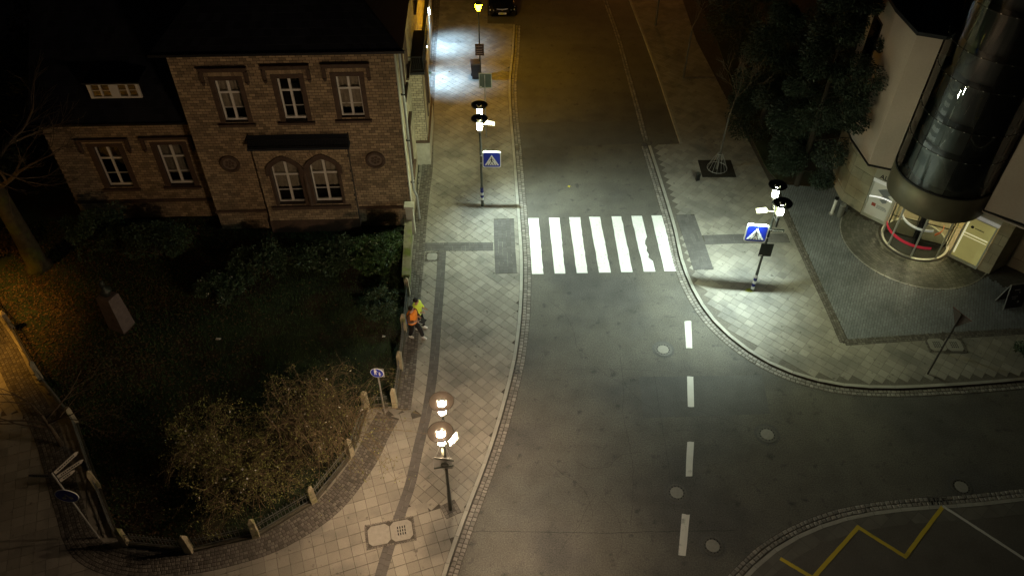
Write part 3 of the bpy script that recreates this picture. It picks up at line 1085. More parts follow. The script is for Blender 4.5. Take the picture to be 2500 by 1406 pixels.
# openings of the main front: centre, z0, z1, half width, arch
up = [(2.1, 6.02, 8.06, .52), (4.62, 6.06, 8.12, .50), (7.05, 6.12, 8.16, .52)]
holes = [(c, a, b_, h, None) for c, a, b_, h in up]
BX0, BX1 = 2.48, 6.62           # shallow ground-floor projection
brick_wall(0.004, FW, 0.0, ZE, holes + [((BX0+BX1)/2, 0, 4.86, (BX1-BX0)/2-0.1, None)], name='front_wall')
arches = [(3.70, 1.74, 3.72, .62, .68), (5.40, 1.80, 3.78, .62, .68)]
ah = [(c, z0, zs+hh, w, (zs, hh)) for c, z0, zs, hh, w in arches]
brick_wall(BX0, BX1, 0.85, 4.9, ah, y=-0.30, name='bay_wall')
MB().box(BX0-.03, BX1+.03, -0.34, 0.02, 0.0, 0.85).build('bay_plinth', brownstone, house)
for c, a, b_, h in up:
    window(c, 2*h-.06, a+.03, b_-.03, YG+(-.0), cur={2.1: .72, 4.62: 0, 7.05: .82}[c])
    # brown stone jambs and lintel
    o = [(c-h-.17, a-.02), (c-h-.17, b_+.16), (c+h+.17, b_+.16), (c+h+.17, a-.02)]
    i_ = [(c-h+.03, a-.02), (c-h+.03, b_-.02), (c+h-.03, b_-.02), (c+h-.03, a-.02)]
    ring_strip(o, i_, -.035, .16).build('window_surround', brownstone, house)
    # moulded hood on short drops
    hz = b_+.55
    m = MB()
    m.box(c-.98, c+.98, -.20, -.002, hz-.07, hz+.06)
    m.box(c-.90, c+.90, -.13, -.003, hz-.15, hz-.07)
    for s_ in (-1, 1):
        m.box(c+s_*.90-.07, c+s_*.90+.07, -.13, -.004, hz-.62, hz-.15)
        m.tube((c+s_*.90, -.09, hz-.74), (c+s_*.90, -.09, hz-.60), .05, .10, 8)
    m.build('hood_mould', brownstone, house)
    # upright bricks of the flat arch
    n = 13
    for k in range(n):
        x = c-.75+1.5*(k+.5)/n
        MB().obox((x, -.018, b_+.30), (.095, .05, .22), Matrix.Rotation((k-6)*-.035, 3, 'Y')).build('arch_brick', brick_m, house)
    MB().box(c-.78, c+.78, -.15, -.003, a-.13, a-.02).build('window_sill', brownstone, house)
for c, z0, zs, hh, w in arches:
    window(c, 1.26, z0, zs+hh*.58, -.06, cur=.66)
    # stone filling between square sash and arch head, then the moulded arch itself
    inner = arch_outline(c, z0, zs, hh*.82, w-.07)
    outer = arch_outline(c, z0, zs, hh+.06, w+.06)
    ring_strip(outer, inner, -.345, .02).build('arched_surround', brownstone, house)
    lab = arch_outline(c, zs-.25, zs, hh+.18, w+.17)
    ring_strip(lab, arch_outline(c, zs-.25, zs, hh+.07, w+.065), -.40, -.302).build('arch_mould', brownstone, house)
    for k in range(11):
        a = (k-5)/5*.9
        x = c+.72*math.sin(a); z = zs+hh*.52+.42*math.cos(a)
        MB().obox((x, -.312, z+.05), (.07, .05, .24), Matrix.Rotation(a*.55, 3, 'Y')).build('arch_brick', brick_m, house)
MB().tube((4.55, -.31, 1.75), (4.55, -.31, 3.75), .10, .10, 12).build('mullion_column', brownstone, house)
MB().box(BX0+.28, BX1-.25, -.46, -.303, 1.58, 1.74).build('window_sill', brownstone, house)
# iron-railed ledge over the projection
MB().box(BX0-.12, BX1+.12, -.52, -.002, 4.9, 5.02).build('balcony_slab', slate, house)
MB().add([(BX0-.1,-.49,5.025),(BX1+.1,-.49,5.025),(BX1+.1,-.003,5.40),(BX0-.1,-.003,5.40),(BX0-.1,-.003,5.021),(BX1+.1,-.003,5.021)],[(0,1,2,3),(0,3,4),(1,5,2),(0,4,5,1),(3,2,5,4)]).build('lead_roof', slate, house)
led = MB(); led.box(BX0-.1, BX1+.1, -.50, -.47, 5.42, 5.46); led.box(BX0-.1, BX1+.1, -.50, -.47, 5.06, 5.09)
led.box(BX0-.1, BX0-.07, -.47, -.01, 5.42, 5.46); led.box(BX1+.07, BX1+.1, -.47, -.01, 5.42, 5.46)
lr = led.build('balcony_railing', iron_black, house)
scroll = MB().path([(0, 0, 0), (-.02, 0, .12), (.03, 0, .24), (-.01, 0, .36)], .008, 4)
sm = scroll.mesh('railing_bar', iron_black)
for k in range(34):
    o = bpy.data.objects.new('railing_bar', sm); COL.objects.link(o); o.parent = lr
    o.location = (BX0-.05+(BX1-BX0+.1)*k/33, -.485, 5.08)
# round medallions
for cx, cz in ((1.28, 3.92), (7.72, 3.98)):
    R_ = Matrix.Translation((cx, -.02, cz)) @ Matrix.Rotation(PI/2, 4, 'X')
    md = MB().lathe([(.44, -.02), (.44, .06), (.40, .09), (.33, .09), (.30, .03), (.30, -.02)], 28).xform(R_).build('medallion', brownstone, house)
    MB().lathe([(.0001, .03), (.30, .03), (.30, -.02)], 24).xform(R_).build('medallion_disc', M('medallion_stone', (0.16, 0.12, 0.09), .85, noise=(8, .3)), md)
    for k in range(6):
        a = 2*PI*k/6+.3
        MB().lathe([(.0001, .065), (.05, .05), (.07, .03)], 10, (.15*math.cos(a), .15*math.sin(a), 0)).xform(R_).build('petal', brownstone, md)
    MB().lathe([(.0001, .07), (.05, .05), (.06, .03)], 10).xform(R_).build('boss', brownstone, md)
# plinth ledge and eaves
MB().box(-.05, BX0-.035, -.09, -.012, 1.18, 1.30).build('plinth_ledge', brownstone, house)
MB().box(BX1+.035, FW+.05, -.09, -.012, 1.22, 1.36).build('plinth_ledge', brownstone, house)
MB().box(-.08, FW+.1, -.12, .02, ZE, ZE+.12).build('eaves_course', brownstone, house)
# reveals behind the front (closes the openings from the side)
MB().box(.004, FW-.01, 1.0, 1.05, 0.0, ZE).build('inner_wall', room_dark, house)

# ---- lower wing on the left
WY = 1.0
wg = [(-4.42, 1.98, 4.28, .60), (-1.60, 2.02, 4.32, .60)]
WT = Matrix.Translation((0, WY, 0))
brick_wall(-6.85, -.01, 0.0, 5.62, [(c, a, b_, h, None) for c, a, b_, h in wg], T=WT, name='wing_wall')
for c, a, b_, h in wg:
    window(c, 2*h-.06, a+.03, b_-.03, YG, T=WT, cur=.78)
    o = [(c-h-.2, a-.02), (c-h-.2, b_+.14), (c+h+.2, b_+.14), (c+h+.2, a-.02)]
    i_ = [(c-h+.03, a-.02), (c-h+.03, b_-.02), (c+h-.03, b_-.02), (c+h-.03, a-.02)]
    ring_strip(o, i_, -.035, .16).xform(WT).build('window_surround', brownstone, house)
    hz = b_+.42; m = MB()
    m.box(c-1.15, c+1.15, -.20, -.002, hz-.07, hz+.05)
    for s_ in (-1, 1):
        m.box(c+s_*1.06-.07, c+s_*1.06+.07, -.13, -.004, hz-.62, hz-.07)
        m.tube((c+s_*1.06, -.09, hz-.74), (c+s_*1.06, -.09, hz-.60), .05, .10, 8)
    m.xform(WT).build('hood_mould', brownstone, house)
    MB().box(c-.85, c+.85, -.15, -.003, a-.13, a-.02).xform(WT).build('window_sill', brownstone, house)
    MB().box(c-.75, c+.75, -.025, .02, b_+.17, b_+.34).xform(WT).build('lintel', brick_m, house)
MB().box(-6.9, -.01, -.1, -.012, 1.15, 1.27).xform(WT).build('plinth_ledge', brownstone, house)
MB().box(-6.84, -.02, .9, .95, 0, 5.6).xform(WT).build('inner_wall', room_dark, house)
MB().box(-6.85, -6.55, .3, 8.0, 0, 5.6).xform(WT).build('wing_end_wall', brick_joint, house)

# ---- roofs laid in slates
def roof_plane(a, b_, c, d, name, parent, course=0.32, w=0.30, seed=0, cell=True):
    """a-b eaves, d-c ridge; returns the roof board and its slates"""
    a, b_, c, d = map(Vector, (a, b_, c, d))
    nrm = (b_-a).cross(d-a).normalized()
    brd = MB(); t = nrm*.12
    brd.add([a-t, b_-t, c-t, d-t, a, b_, c, d], [(3, 2, 1, 0), (4, 5, 6, 7), (0, 1, 5, 4), (1, 2, 6, 5), (2, 3, 7, 6), (3, 0, 4, 7)])
    o = brd.build(name, slate, parent)
    if not cell: return o
    L = ((d+c)/2-(a+b_)/2).length; nr = int(L/course); r = random.Random(seed); m = MB()
    for j in range(nr):
        p0, p1 = a.lerp(d, j/nr), b_.lerp(c, j/nr)
        q0, q1 = a.lerp(d, (j+1.15)/nr), b_.lerp(c, (j+1.15)/nr)
        n = max(1, int((p1-p0).length/w)); off = .5*(j % 2)
        for k in range(n):
            s0, s1 = min(1, (k+off)/n), min(1, (k+off+.97)/n)
            if s1-s0 < .2/n: continue
            h1 = nrm*(.022+r.uniform(0, .006)); h0 = nrm*.004
            m.add([p0.lerp(p1, s0)+h1, p0.lerp(p1, s1)+h1, q0.lerp(q1, s1)+h0, q0.lerp(q1, s0)+h0, p0.lerp(p1, s0)+h0*.2, p0.lerp(p1, s1)+h0*.2],
                  [(0, 1, 2, 3), (4, 5, 1, 0)])
    tag(m.build('slate_courses', slate, o), kind='stuff')
    return o
e = .38
zr = ZE+.14
roof = roof_plane((-.45, -e, zr), (FW+.42, -e, zr), (FW-5.0, 5.2, zr+4.6), (4.4, 5.2, zr+4.6), 'roof', house, seed=1)
roof_plane((FW+.42, -e, zr), (FW+.42, 26, zr), (FW-5.0, 21, zr+4.6), (FW-5.0, 5.2, zr+4.6), 'roof', house, seed=2, cell=False)
roof_plane((-.45, 14, zr), (-.45, -e, zr), (4.4, 5.2, zr+4.6), (4.4, 12, zr+4.6), 'roof', house, seed=2, cell=False)
MB().box(-.5, FW+.5, -e-.1, -e, zr-.08, zr+.03).build('gutter', iron_black, house)
zw = 5.70
roof_plane((-7.1, WY-e, zw), (-.02, WY-e, zw), (-.02, WY+5.6, zw+5.2), (-7.1, WY+5.6, zw+5.2), 'wing_roof', house, seed=3)
MB().box(-7.15, -.03, WY-e-.1, WY-e, zw-.08, zw+.03).build('gutter', iron_black, house)
# dormer with two pairs of panes
dx0, dx1, dz0, dz1 = -4.30, -2.12, zw+.82, zw+1.54
dy = WY-e+.68
fd = MB()
fd.box(dx0, dx1, dy, dy+.1, dz0, dz0+.08); fd.box(dx0, dx1, dy, dy+.1, dz1-.08, dz1)
for a, b_ in ((dx0, dx0+.14), (dx1-.14, dx1), (-3.39, -3.03)):
    fd.box(a, b_, dy-.002, dy+.102, dz0+.08, dz1-.08)
dm = fd.build('dormer_window', frame_white, house)
for a, b_ in ((dx0+.14, -3.39), (-3.03, dx1-.14)):
    mid = (a+b_)/2
    MB().box(mid-.04, mid+.04, dy+.01, dy+.09, dz0+.08, dz1-.08).build('mullion', frame_white, dm)
    for p, q in ((a, mid-.04), (mid+.04, b_)):
        MB().box(p, q, dy+.05, dy+.055, dz0+.08, dz1-.08).build('pane', glass_win, dm)
        MB().box(p, q, dy+.03, dy+.045, (dz0+dz1)/2-.012, (dz0+dz1)/2+.012).build('glazing_bar', frame_white, dm)
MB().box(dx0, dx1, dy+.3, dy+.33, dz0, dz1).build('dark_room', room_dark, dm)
MB().box(dx0-.1, dx1+.1, dy-.12, dy+1.5, dz1+.01, dz1+.09).build('dormer_roof', slate, house)

# ---- street side of the house (faces +x)
ST = Matrix.Translation((FW, 0, 0)) @ Matrix.Rotation(PI/2, 4, 'Z')       # x -> depth, -y -> street
sw = [(2.2, 6.1, 8.1, .5), (4.1, 6.1, 8.1, .5), (10.6, 6.1, 8.1, .5), (13.4, 6.1, 8.1, .5), (2.3, 1.8, 3.9, .5)]
brick_wall(.012, 25, 0.0, ZE, [(c, a, b_, h, None) for c, a, b_, h in sw] + [(7.0, 0, 5.1, 1.9, None)], T=ST, y=0.0, key='p', name='street_wall')
for c, a, b_, h in sw:
    window(c, 2*h-.06, a+.03, b_-.03, YG, T=ST, cur=.6)
    o = [(c-h-.17, a-.02), (c-h-.17, b_+.16), (c+h+.17, b_+.16), (c+h+.17, a-.02)]
    i_ = [(c-h+.03, a-.02), (c-h+.03, b_-.02), (c+h-.03, b_-.02), (c+h-.03, a-.02)]
    ring_strip(o, i_, -.05, .16).xform(ST).build('window_surround', brownstone, house)
    MB().box(c-.85, c+.85, -.16, -.003, b_+.42, b_+.54).xform(ST).build('hood_mould', brownstone, house)
    MB().box(c-.78, c+.78, -.15, -.003, a-.13, a-.02).xform(ST).build('window_sill', brownstone, house)
# quoin strip and downpipe on the corner
MB().box(FW+.004, FW+.05, -.03, .35, 1.4, ZE).build('corner_pier', M('pale_render', (.42, .40, .34), .85, noise=(2, .15)), house)
dp = MB().path([(FW+.16, .55, ZE-.1), (FW+.16, .5, 1.9), (FW+.28, .45, 1.55), (FW+.3, .4, .2)], .06, 8)
dp.build('downpipe', M('zinc_pipe', (.36, .37, .36), .5, metal=.3, noise=(6, .15)), house)
for z in (2.3, 4.6, 6.9):
    MB().box(FW+.06, FW+.24, .46, .56, z, z+.05).build('pipe_bracket', iron_black, house)
# side bay: stone foot, pale brick shaft, dark balcony on top
b0, b1, bs = 5.0, 9.0, .60
pale_stone = M('pale_plinth_stone', (.40, .385, .32), .85, noise=(4, .2), bump=(20, .3))
MB().box(FW-.1, FW+bs+.08, b0-.06, b1+.06, 0, 1.45).build('bay_foot', pale_stone, house)
MB().box(FW-.1, FW+bs+.11, b0-.1, b1+.1, 1.45, 1.56).build('bay_ledge', brownstone, house)
T1 = Matrix.Translation((FW, b0, 0)); brick_wall(0.0, bs, 1.56, 5.35, [], T=T1, key='p', name='bay_wall', depth=.25)
T2 = Matrix.Translation((FW+bs, b0, 0)) @ Matrix.Rotation(PI/2, 4, 'Z')
bh = [(2.0, 2.2, 4.4, .55, None)]
brick_wall(.262, b1-b0, 1.56, 5.35, bh, T=T2, key='p', name='bay_wall', depth=.25)
window(2.0, 1.04, 2.23, 4.37, .1, T=T2, cur=.5)
ring_strip([(1.3, 2.15), (1.3, 4.55), (2.7, 4.55), (2.7, 2.15)], [(1.48, 2.15), (1.48, 4.37), (2.52, 4.37), (2.52, 2.15)], -.06, .1).xform(T2).build('window_surround', brownstone, house)
MB().box(FW-.1, FW+bs+.14, b0-.14, b1+.1, 5.35, 5.48).build('balcony_slab', iron_black, house)
rl = MB()
for z in (5.58, 6.25):
    rl.box(FW+.02, FW+bs+.12, b0-.12, b0-.08, z, z+.035); rl.box(FW+bs+.08, FW+bs+.12, b0-.08, b1+.06, z, z+.035)
rl_o = rl.build('balcony_railing', iron_black, house)
barm = MB().path([(0, 0, 0), (.02, 0, .2), (-.02, 0, .45), (0, 0, .68)], .011, 4).mesh('railing_bar', iron_black)
for k in range(6):
    o = bpy.data.objects.new('railing_bar', barm); COL.objects.link(o); o.parent = rl_o; o.location = (FW+.08+k*.1, b0-.1, 5.6)
for k in range(30):
    o = bpy.data.objects.new('railing_bar', barm); COL.objects.link(o); o.parent = rl_o; o.location = (FW+bs+.1, b0-.02+k*.135, 5.6)
emit_bricks()

# ---- flat-roofed porch beyond the bay with two wall lights
P1 = HI @ G(1047, 27, 2.45); P2 = HI @ G(1040, 108, 2.45)
porch = thing('side_porch', 'low flat-roofed porch on the street side of the brick house, with glowing wall lights', 'porch', tuple(HM @ Vector((FW, 9.3, 0))), YAW)
s1 = P1.x-FW-.08; s2 = P2.x-FW-.08
MB().box(.02, max(.15, s2), P2.y-9.3-.25, P2.y-9.3+2.6, PZ, 2.95).build('front_block', pale_stone, porch)
MB().box(.02, max(.2, s1), P2.y-9.3+2.62, P1.y-9.3+3.2, PZ, 2.95).build('rear_block', pale_stone, porch)
MB().box(.02, max(.2, s1)+.06, P2.y-9.3+2.58, P1.y-9.3+3.3, 2.95, 3.05).build('flat_roof', slate, porch)
MB().box(.02, max(.15, s2)+.06, P2.y-9.3-.3, P2.y-9.3+2.57, 2.95, 3.03).build('flat_roof', slate, porch)

def add_spot(name, loc, target, watt, col, size_deg, blend, radius, parent=None):
    ld = bpy.data.lights.new(name, 'SPOT')
    ld.energy = watt; ld.color = col; ld.spot_size = math.radians(size_deg); ld.spot_blend = blend; ld.shadow_soft_size = radius
    o = bpy.data.objects.new(name, ld); COL.objects.link(o)
    d = Vector(target)-Vector(loc)
    o.rotation_euler = d.to_track_quat('-Z', 'Y').to_euler()
    o.location = loc
    if parent:
        o.parent = parent
        o.matrix_parent_inverse = parent.matrix_world.inverted()
    return o
led_m = glow_mat('cold_led', (.7, .9, 1.0), 60)
for P_, lab in ((P1, 'upright white wall light at the far end of the side porch'), (P2, 'upright white wall light on the near end of the side porch')):
    w = HM @ P_
    t = thing('wall_light', lab, 'wall light', tuple(w), YAW, 'wall lights on the porch')
    MB().box(-.10, -.04, -.05, .05, -.16, .16).build('back_plate', iron_black, t)
    MB().tube((0, 0, -.22), (0, 0, .16), .05, .05, 10).build('light_tube', led_m, t)
    tgt = HM @ (P_ + Vector((.95, 0, -2.4)))
    lo = HM @ (P_ + Vector((.06, 0, -.02)))
    add_spot('wall_light_lamp', tuple(lo), tuple(tgt), W_LED, (.42, .70, 1.0), 96, 1.0, .05)
# yellow-lit strip seen above the balcony belongs to the street wall and is lit by the lantern

# ================================================================ GARDEN FENCE AND WALL
def post_mesh(h=1.02, w=0.25):
    mb = MB()
    a, b_ = w/2, w/2*.82
    def ring(s_, z): return [(-s_, -s_*.85, z), (s_, -s_*.85, z), (s_, s_*.85, z), (-s_, s_*.85, z)]
    vs = ring(a, 0)+ring(b_, h*.78)+ring(b_*1.12, h*.80)+ring(b_*.95, h*.88)+ring(b_*.25, h)
    fs = []
    for i in range(4):
        for k in range(4):
            fs.append((i*4+k, i*4+(k+1) % 4, (i+1)*4+(k+1) % 4, (i+1)*4+k))
    fs.append((16, 17, 18, 19))
    return mb.add(vs, fs)
pm = post_mesh().mesh('stone_post', post_stone)
bar_mb = MB().tube((0, 0, .08), (0, 0, .66), .009, .009, 5); bar_mb.tube((0, 0, .66), (0, 0, .74), .016, .001, 5)
bar_me = bar_mb.mesh('bar', iron_black)
fence_iron = M('fence_iron', (.17, .18, .17), .5, metal=.4)
bar_me.materials[0] = fence_iron
def fence(name_label, pts, skip=(), low=0.0):
    p0 = pts[0]
    t = thing('garden_fence', name_label, 'fence', (p0[0], p0[1], PZ))
    for i, p in enumerate(pts):
        if i in skip: continue
        o = bpy.data.objects.new('stone_post', pm); COL.objects.link(o); o.parent = t
        o.location = (p[0]-p0[0], p[1]-p0[1], 0)
        q = pts[min(i+1, len(pts)-1)] if i < len(pts)-1 else pts[i-1]
        o.rotation_euler = (rng.uniform(-.02, .02), rng.uniform(-.02, .02), math.atan2(q[1]-p[1], q[0]-p[0]))
        k = rng.uniform(.93, 1.07); o.scale = (k, k, rng.uniform(.95, 1.06))
    for a, b_ in zip(pts[:-1], pts[1:]):
        A = Vector((a[0]-p0[0], a[1]-p0[1], 0)); B = Vector((b_[0]-p0[0], b_[1]-p0[1], 0))
        d = (B-A); L = d.length; ang = math.atan2(d.y, d.x); mid = (A+B)/2
        MB().obox((mid.x, mid.y, .05), (L-.26, .15, .12), ang).build('base_stone', M('dark_base_stone', (.085, .08, .06), .9, noise=(5, .3), bump=(20, .4)), t)
        if low:
            MB().obox((mid.x, mid.y, .15+low/2), (L-.28, .17, low), ang).build('low_wall', rubble, t)
        r1 = MB().obox((mid.x, mid.y, .62), (L-.24, .022, .03), ang); r1.obox((mid.x, mid.y, .20), (L-.24, .022, .03), ang); r1.obox((mid.x, mid.y, .50), (L-.24, .012, .016), ang)
        rail = r1.build('railing', fence_iron, t)
        n = int((L-.3)/.125)
        for k in range(n):
            o = bpy.data.objects.new('bar', bar_me); COL.objects.link(o); o.parent = rail
            q = A + d*((.15+(L-.3)*(k+.5)/n)/L)
            o.location = (q.x, q.y, .08)
gw = lambda l: [G2(u, v) for u, v in l]
fence('curved fence of stone posts and black railings round the near garden corner', gw([(895, 997), (857, 1112), (766, 1224), (626, 1308), (464, 1344), (308, 1328)]))
fence('straight fence of stone posts along the street pavement behind the two people', gw([(996, 720), (988, 806), (978, 900), (965, 990)]), low=.0)
fence('short black railing with spear tips behind the round blue footpath sign', gw([(965, 991), (896, 999)])[0:0] or [(G2(965, 990)[0]-.14, G2(965, 990)[1]-.02), (G2(895, 997)[0]+.14, G2(895, 997)[1]+.02)], skip=(0, 1))
fence('dark fence of stone posts along the far left side of the garden', gw([(308, 1328), (185, 1032), (100, 925), (30, 802), (-60, 690)])[0:0] or [(G2(300, 1322)[0]-.2, G2(300, 1322)[1]+.1), G2(240, 1190), G2(185, 1032), G2(100, 925), G2(30, 802), G2(-60, 690)], skip=(0,))

# mossy wall between house corner and fence
gwall = thing('garden_wall', 'low mossy stone wall running from the house corner to the fence', 'wall', tuple(G(1001, 566, PZ)))
wp = [G2(1003, 566), G2(1000, 640), G2(997, 706)]
w0 = wp[0]
for a, b_ in zip(wp[:-1], wp[1:]):
    A = Vector(a)-Vector(w0); B = Vector(b_)-Vector(w0); L = (B-A).length; ang = math.atan2(B.y-A.y, B.x-A.x)
    n = max(2, int(L/.55))
    for k in range(n):
        q = A.lerp(B, (k+.5)/n)
        for zz in range(2):
            MB().obox((q.x, q.y, .2+zz*.36), (L/n-.02, .26, .34), ang+rng.uniform(-.02, .02)).build('stone_block', rubble, gwall)
        MB().obox((q.x, q.y, .81), (L/n-.01, .34, .13), ang).build('coping_stone', rubble, gwall)
gp1 = G(1006, 566, PZ)
t = thing('gate_pillar', 'pale square gate pillar at the corner of the brick house', 'pillar', tuple(gp1))
MB().box(-.17, .17, -.17, .17, 0, 1.55).build('shaft', pale_stone, t)
MB().box(-.22, .22, -.22, .22, 1.55, 1.66).build('cap', pale_stone, t)

# ================================================================ MONUMENT
c = G(308, 815, PZ)
t = thing('monument', 'tapering stone pedestal with a dark bust on top in the dark lawn', 'monument', (c.x-.25, c.y+.35, .12), math.radians(-22))
mb = MB()
def rg(a, b_, z): return [(-a, -b_, z), (a, -b_, z), (a, b_, z), (-a, b_, z)]
mb.add(rg(.40, .34, 0)+rg(.37, .31, 1.0)+rg(.33, .28, 1.85)+rg(.30, .25, 1.9), [(i*4+k, i*4+(k+1) % 4, (i+1)*4+(k+1) % 4, (i+1)*4+k) for i in range(3) for k in range(4)]+[(12, 13, 14, 15)])
mb.build('pedestal', M('pinkish_granite', (.13, .10, .09), .8, noise=(5, .25), fine=(40, .2), bump=(20, .3)), t)
bz = M('dark_bronze', (.045, .05, .04), .5, metal=.5, noise=(8, .3))
MB().lathe([(.0001, 0), (.14, 0), (.12, .08), (.26, .2), (.27, .32), (.1, .42), (.085, .5), (.12, .56), (.13, .66), (.10, .76), (.0001, .8)], 16, (0, 0, 1.9)).build('bust', bz, t, smooth=True)
# ================================================================ GLASS TOWER BUILDING
TRZ = math.atan2(-0.702, 0.712)
tower = thing('office_building', 'beige office building with a glass stair cylinder hanging over its revolving door', 'building', (TC[0], TC[1], PZ), TRZ)
TM = Matrix.Translation((TC[0], TC[1], PZ)) @ Matrix.Rotation(TRZ, 4, 'Z')
def seg_wall(name, pts, z0, z1, mat, th=.25, parent=tower):
    o = None
    for a, b_ in zip(pts[:-1], pts[1:]):
        A, B = Vector(a), Vector(b_); d = (B-A).normalized(); n_ = Vector((-d.y, d.x))*th
        poly = [tuple(A), tuple(B), tuple(B+n_), tuple(A+n_)]
        o = MB().prism(poly, z0, z1).build(name, mat, parent)
    return o
# ground floor of big sandstone blocks
def block_wall(pts, z0, z1, bw=.85, bhh=.52, th=.3):
    for a, b_ in zip(pts[:-1], pts[1:]):
        A, B = Vector(a), Vector(b_); L = (B-A).length; d = (B-A)/L; n_ = Vector((-d.y, d.x))
        MB().prism([tuple(A+n_*.03), tuple(B+n_*.03), tuple(B+n_*th), tuple(A+n_*th)], z0, z1).build('ground_floor_wall', mortar, tower)
        nz = max(1, round((z1-z0)/bhh)); nx_ = max(1, round(L/bw))
        for j in range(nz):
            off = .5*(j % 2)
            for k in range(-1, nx_):
                s0 = max(0, (k+off)/nx_); s1 = min(1, (k+1+off)/nx_)
                if s1-s0 < .1/nx_: continue
                p, q = A+d*(L*s0+.006), A+d*(L*s1-.006)
                out = n_*rng.uniform(-.006, .006)
                MB().prism([tuple(p+out), tuple(q+out), tuple(q+n_*.06), tuple(p+n_*.06)], z0+(z1-z0)*j/nz+.006, z0+(z1-z0)*(j+1)/nz-.006).build('stone_block', sandstone, tower)
block_wall([(-6.0, 3.2), (-4.7, 1.0), (-3.9, .25), (-2.75, 0.0)], 0, 3.2)
block_wall([(2.95, 0.0), (3.45, .05), (3.75, 1.2), (9.0, 1.3)], 0, 3.2)
seg_wall('door_fascia', [(-2.75, -.03), (-1.5, -.03)], 2.205, 3.3, M('pale_fascia', (.36, .35, .28), .7, noise=(3, .1)), .2)
seg_wall('door_fascia', [(1.6, .02), (2.95, .02)], 2.55, 3.3, MATS['pale_fascia'], .2)
# upper storeys, smooth and faceted, hanging forward of the ground floor
ul = [(-6.4, 2.6), (-4.43, .33), (-2.91, -1.0), (-2.02, -.62)]
ur = [(2.15, -.60), (3.7, -.38), (9.5, -.30)]
seg_wall('upper_wall', ul, 3.35, 9.62, plaster, .3)
seg_wall('upper_wall', ur, 3.35, 13.5, plaster, .3)
seg_wall('drip_edge', [(-6.42, 2.57), (-4.45, .28), (-2.91, -1.05), (-1.98, -.66)], 3.27, 3.345, iron_black, .33)
seg_wall('drip_edge', [(2.12, -.64), (3.7, -.42), (9.5, -.34)], 3.27, 3.345, iron_black, .33)
MB().prism([(-6.4, 2.6), (-4.43, .33), (-2.91, -1.0), (-2.0, -.6), (-2.0, 1.2), (-6.0, 4.5)], 3.2, 3.262).build('soffit', plaster, tower)
MB().prism([(2.1, -.6), (9.5, -.3), (9.5, 2.0), (2.1, 2.0)], 3.2, 3.262).build('soffit', plaster, tower)
MB().prism([(-7.8, 4.2), (-6.46, 2.55), (-4.47, .25), (-2.91, -1.1), (-1.95, -.68), (-1.95, 8), (-7.8, 8)], 9.64, 9.8).build('roof', slate, tower)
MB().prism([(2.1, -.66), (9.5, -.38), (9.5, 8), (2.1, 8)], 13.52, 13.7).build('roof', slate, tower)
# joints in the plaster and one slit window
for (a, b_) in (((-4.43, .33), (-2.91, -1.0)),):
    A, B = Vector(a), Vector(b_)
for z in ():
    for a, b_ in zip(ul[:-1], ul[1:]):
        A, B = Vector(a), Vector(b_); d = (B-A).normalized(); n_ = Vector((d.y, -d.x))
        MB().prism([tuple(A+n_*.001), tuple(A+n_*.002), tuple(B+n_*.002), tuple(B+n_*.001)], z, z+.012).build('panel_joint', brownstone, tower)
A, B = Vector(ul[0]), Vector(ul[1]); d = (B-A).normalized(); n_ = Vector((d.y, -d.x))
def on_facet(s0, s1, z0, z1, out0, out1, name, mat, parent=tower):
    p, q = A+d*s0, A+d*s1
    return MB().prism([tuple(p+n_*out0), tuple(p+n_*out1), tuple(q+n_*out1), tuple(q+n_*out0)], z0, z1).build(name, mat, parent)
sl = on_facet(.9, 2.1, 6.3, 8.6, .002, .03, 'window', iron_black)
on_facet(.97, 2.03, 6.37, 8.53, .031, .036, 'pane', glass_mat('tower_window_glass', (.1, .1, .1), 1.6), sl)

# closed core behind the cylinder
MB().prism([(-2.0, -.3), (2.1, -.3), (2.1, 6), (-2.0, 6)], 4.05, 13.3).build('stair_core', M('dark_stair_core', (.025, .025, .024), .9), tower)
# ---- steel ring and soffit under the cylinder
RC = 2.06
bronze = M('bronze_cladding', (.135, .125, .085), .45, metal=.35, noise=(2, .15), fine=(30, .06))
MB().lathe([(RC+.03, 2.72), (RC+.06, 3.93), (RC+.02, 3.95)], 72).build('ring_band', bronze, tower, smooth=True)
MB().lathe([(.0001, 2.72), (RC+.03, 2.72)], 72).build('cylinder_soffit', MATS['pale_fascia'], tower)
MB().lathe([(RC-.02, 3.952), (RC+.055, 3.96), (RC+.045, 4.03), (RC+.0, 4.03)], 72).build('seal_rail', iron_black, tower)
# ---- the glass cylinder itself: bands of curved panes between steel rings
seam = TM.inverted() @ G(2212, 441, 3.95+PZ)
sa = math.atan2(seam.y, seam.x)
def z_at(v):
    lo, hi = 0, 16
    p = TM @ Vector((RC*math.cos(sa), RC*math.sin(sa), 0))
    for _ in range(40):
        m_ = (lo+hi)/2
        if proj(p.x, p.y, m_)[1] > v: lo = m_
        else: hi = m_
    return m_-PZ
zs_ = [4.04] + [z_at(v) for v in (355, 288, 189, 120, 13)]
zs_ += [zs_[-1]+1.7, zs_[-1]+3.2]
npane = 8
gm = glass_dark
for i in range(len(zs_)-1):
    for k in range(npane):
        a0 = sa + 2*PI*k/npane; a1 = sa + 2*PI*(k+1)/npane
        MB().lathe([(RC, zs_[i]+.012), (RC, zs_[i+1]-.012)], 10, (0, 0, 0), a0+.004, a1-.004).build('curved_pane', gm, tower, smooth=True)
    if i:
        rg_ = MB().lathe([(RC-.03, zs_[i]-.01), (RC+.012, zs_[i]-.01), (RC+.012, zs_[i]+.01), (RC-.03, zs_[i]+.01)], 72).build('ring_joint', iron_black, tower)
        for k in range(24):
            a = sa+2*PI*(k+.5)/24
            MB().obox(((RC+.02)*math.cos(a), (RC+.02)*math.sin(a), zs_[i]), (.02, .05, .03), a).build('clamp', steel, rg_)
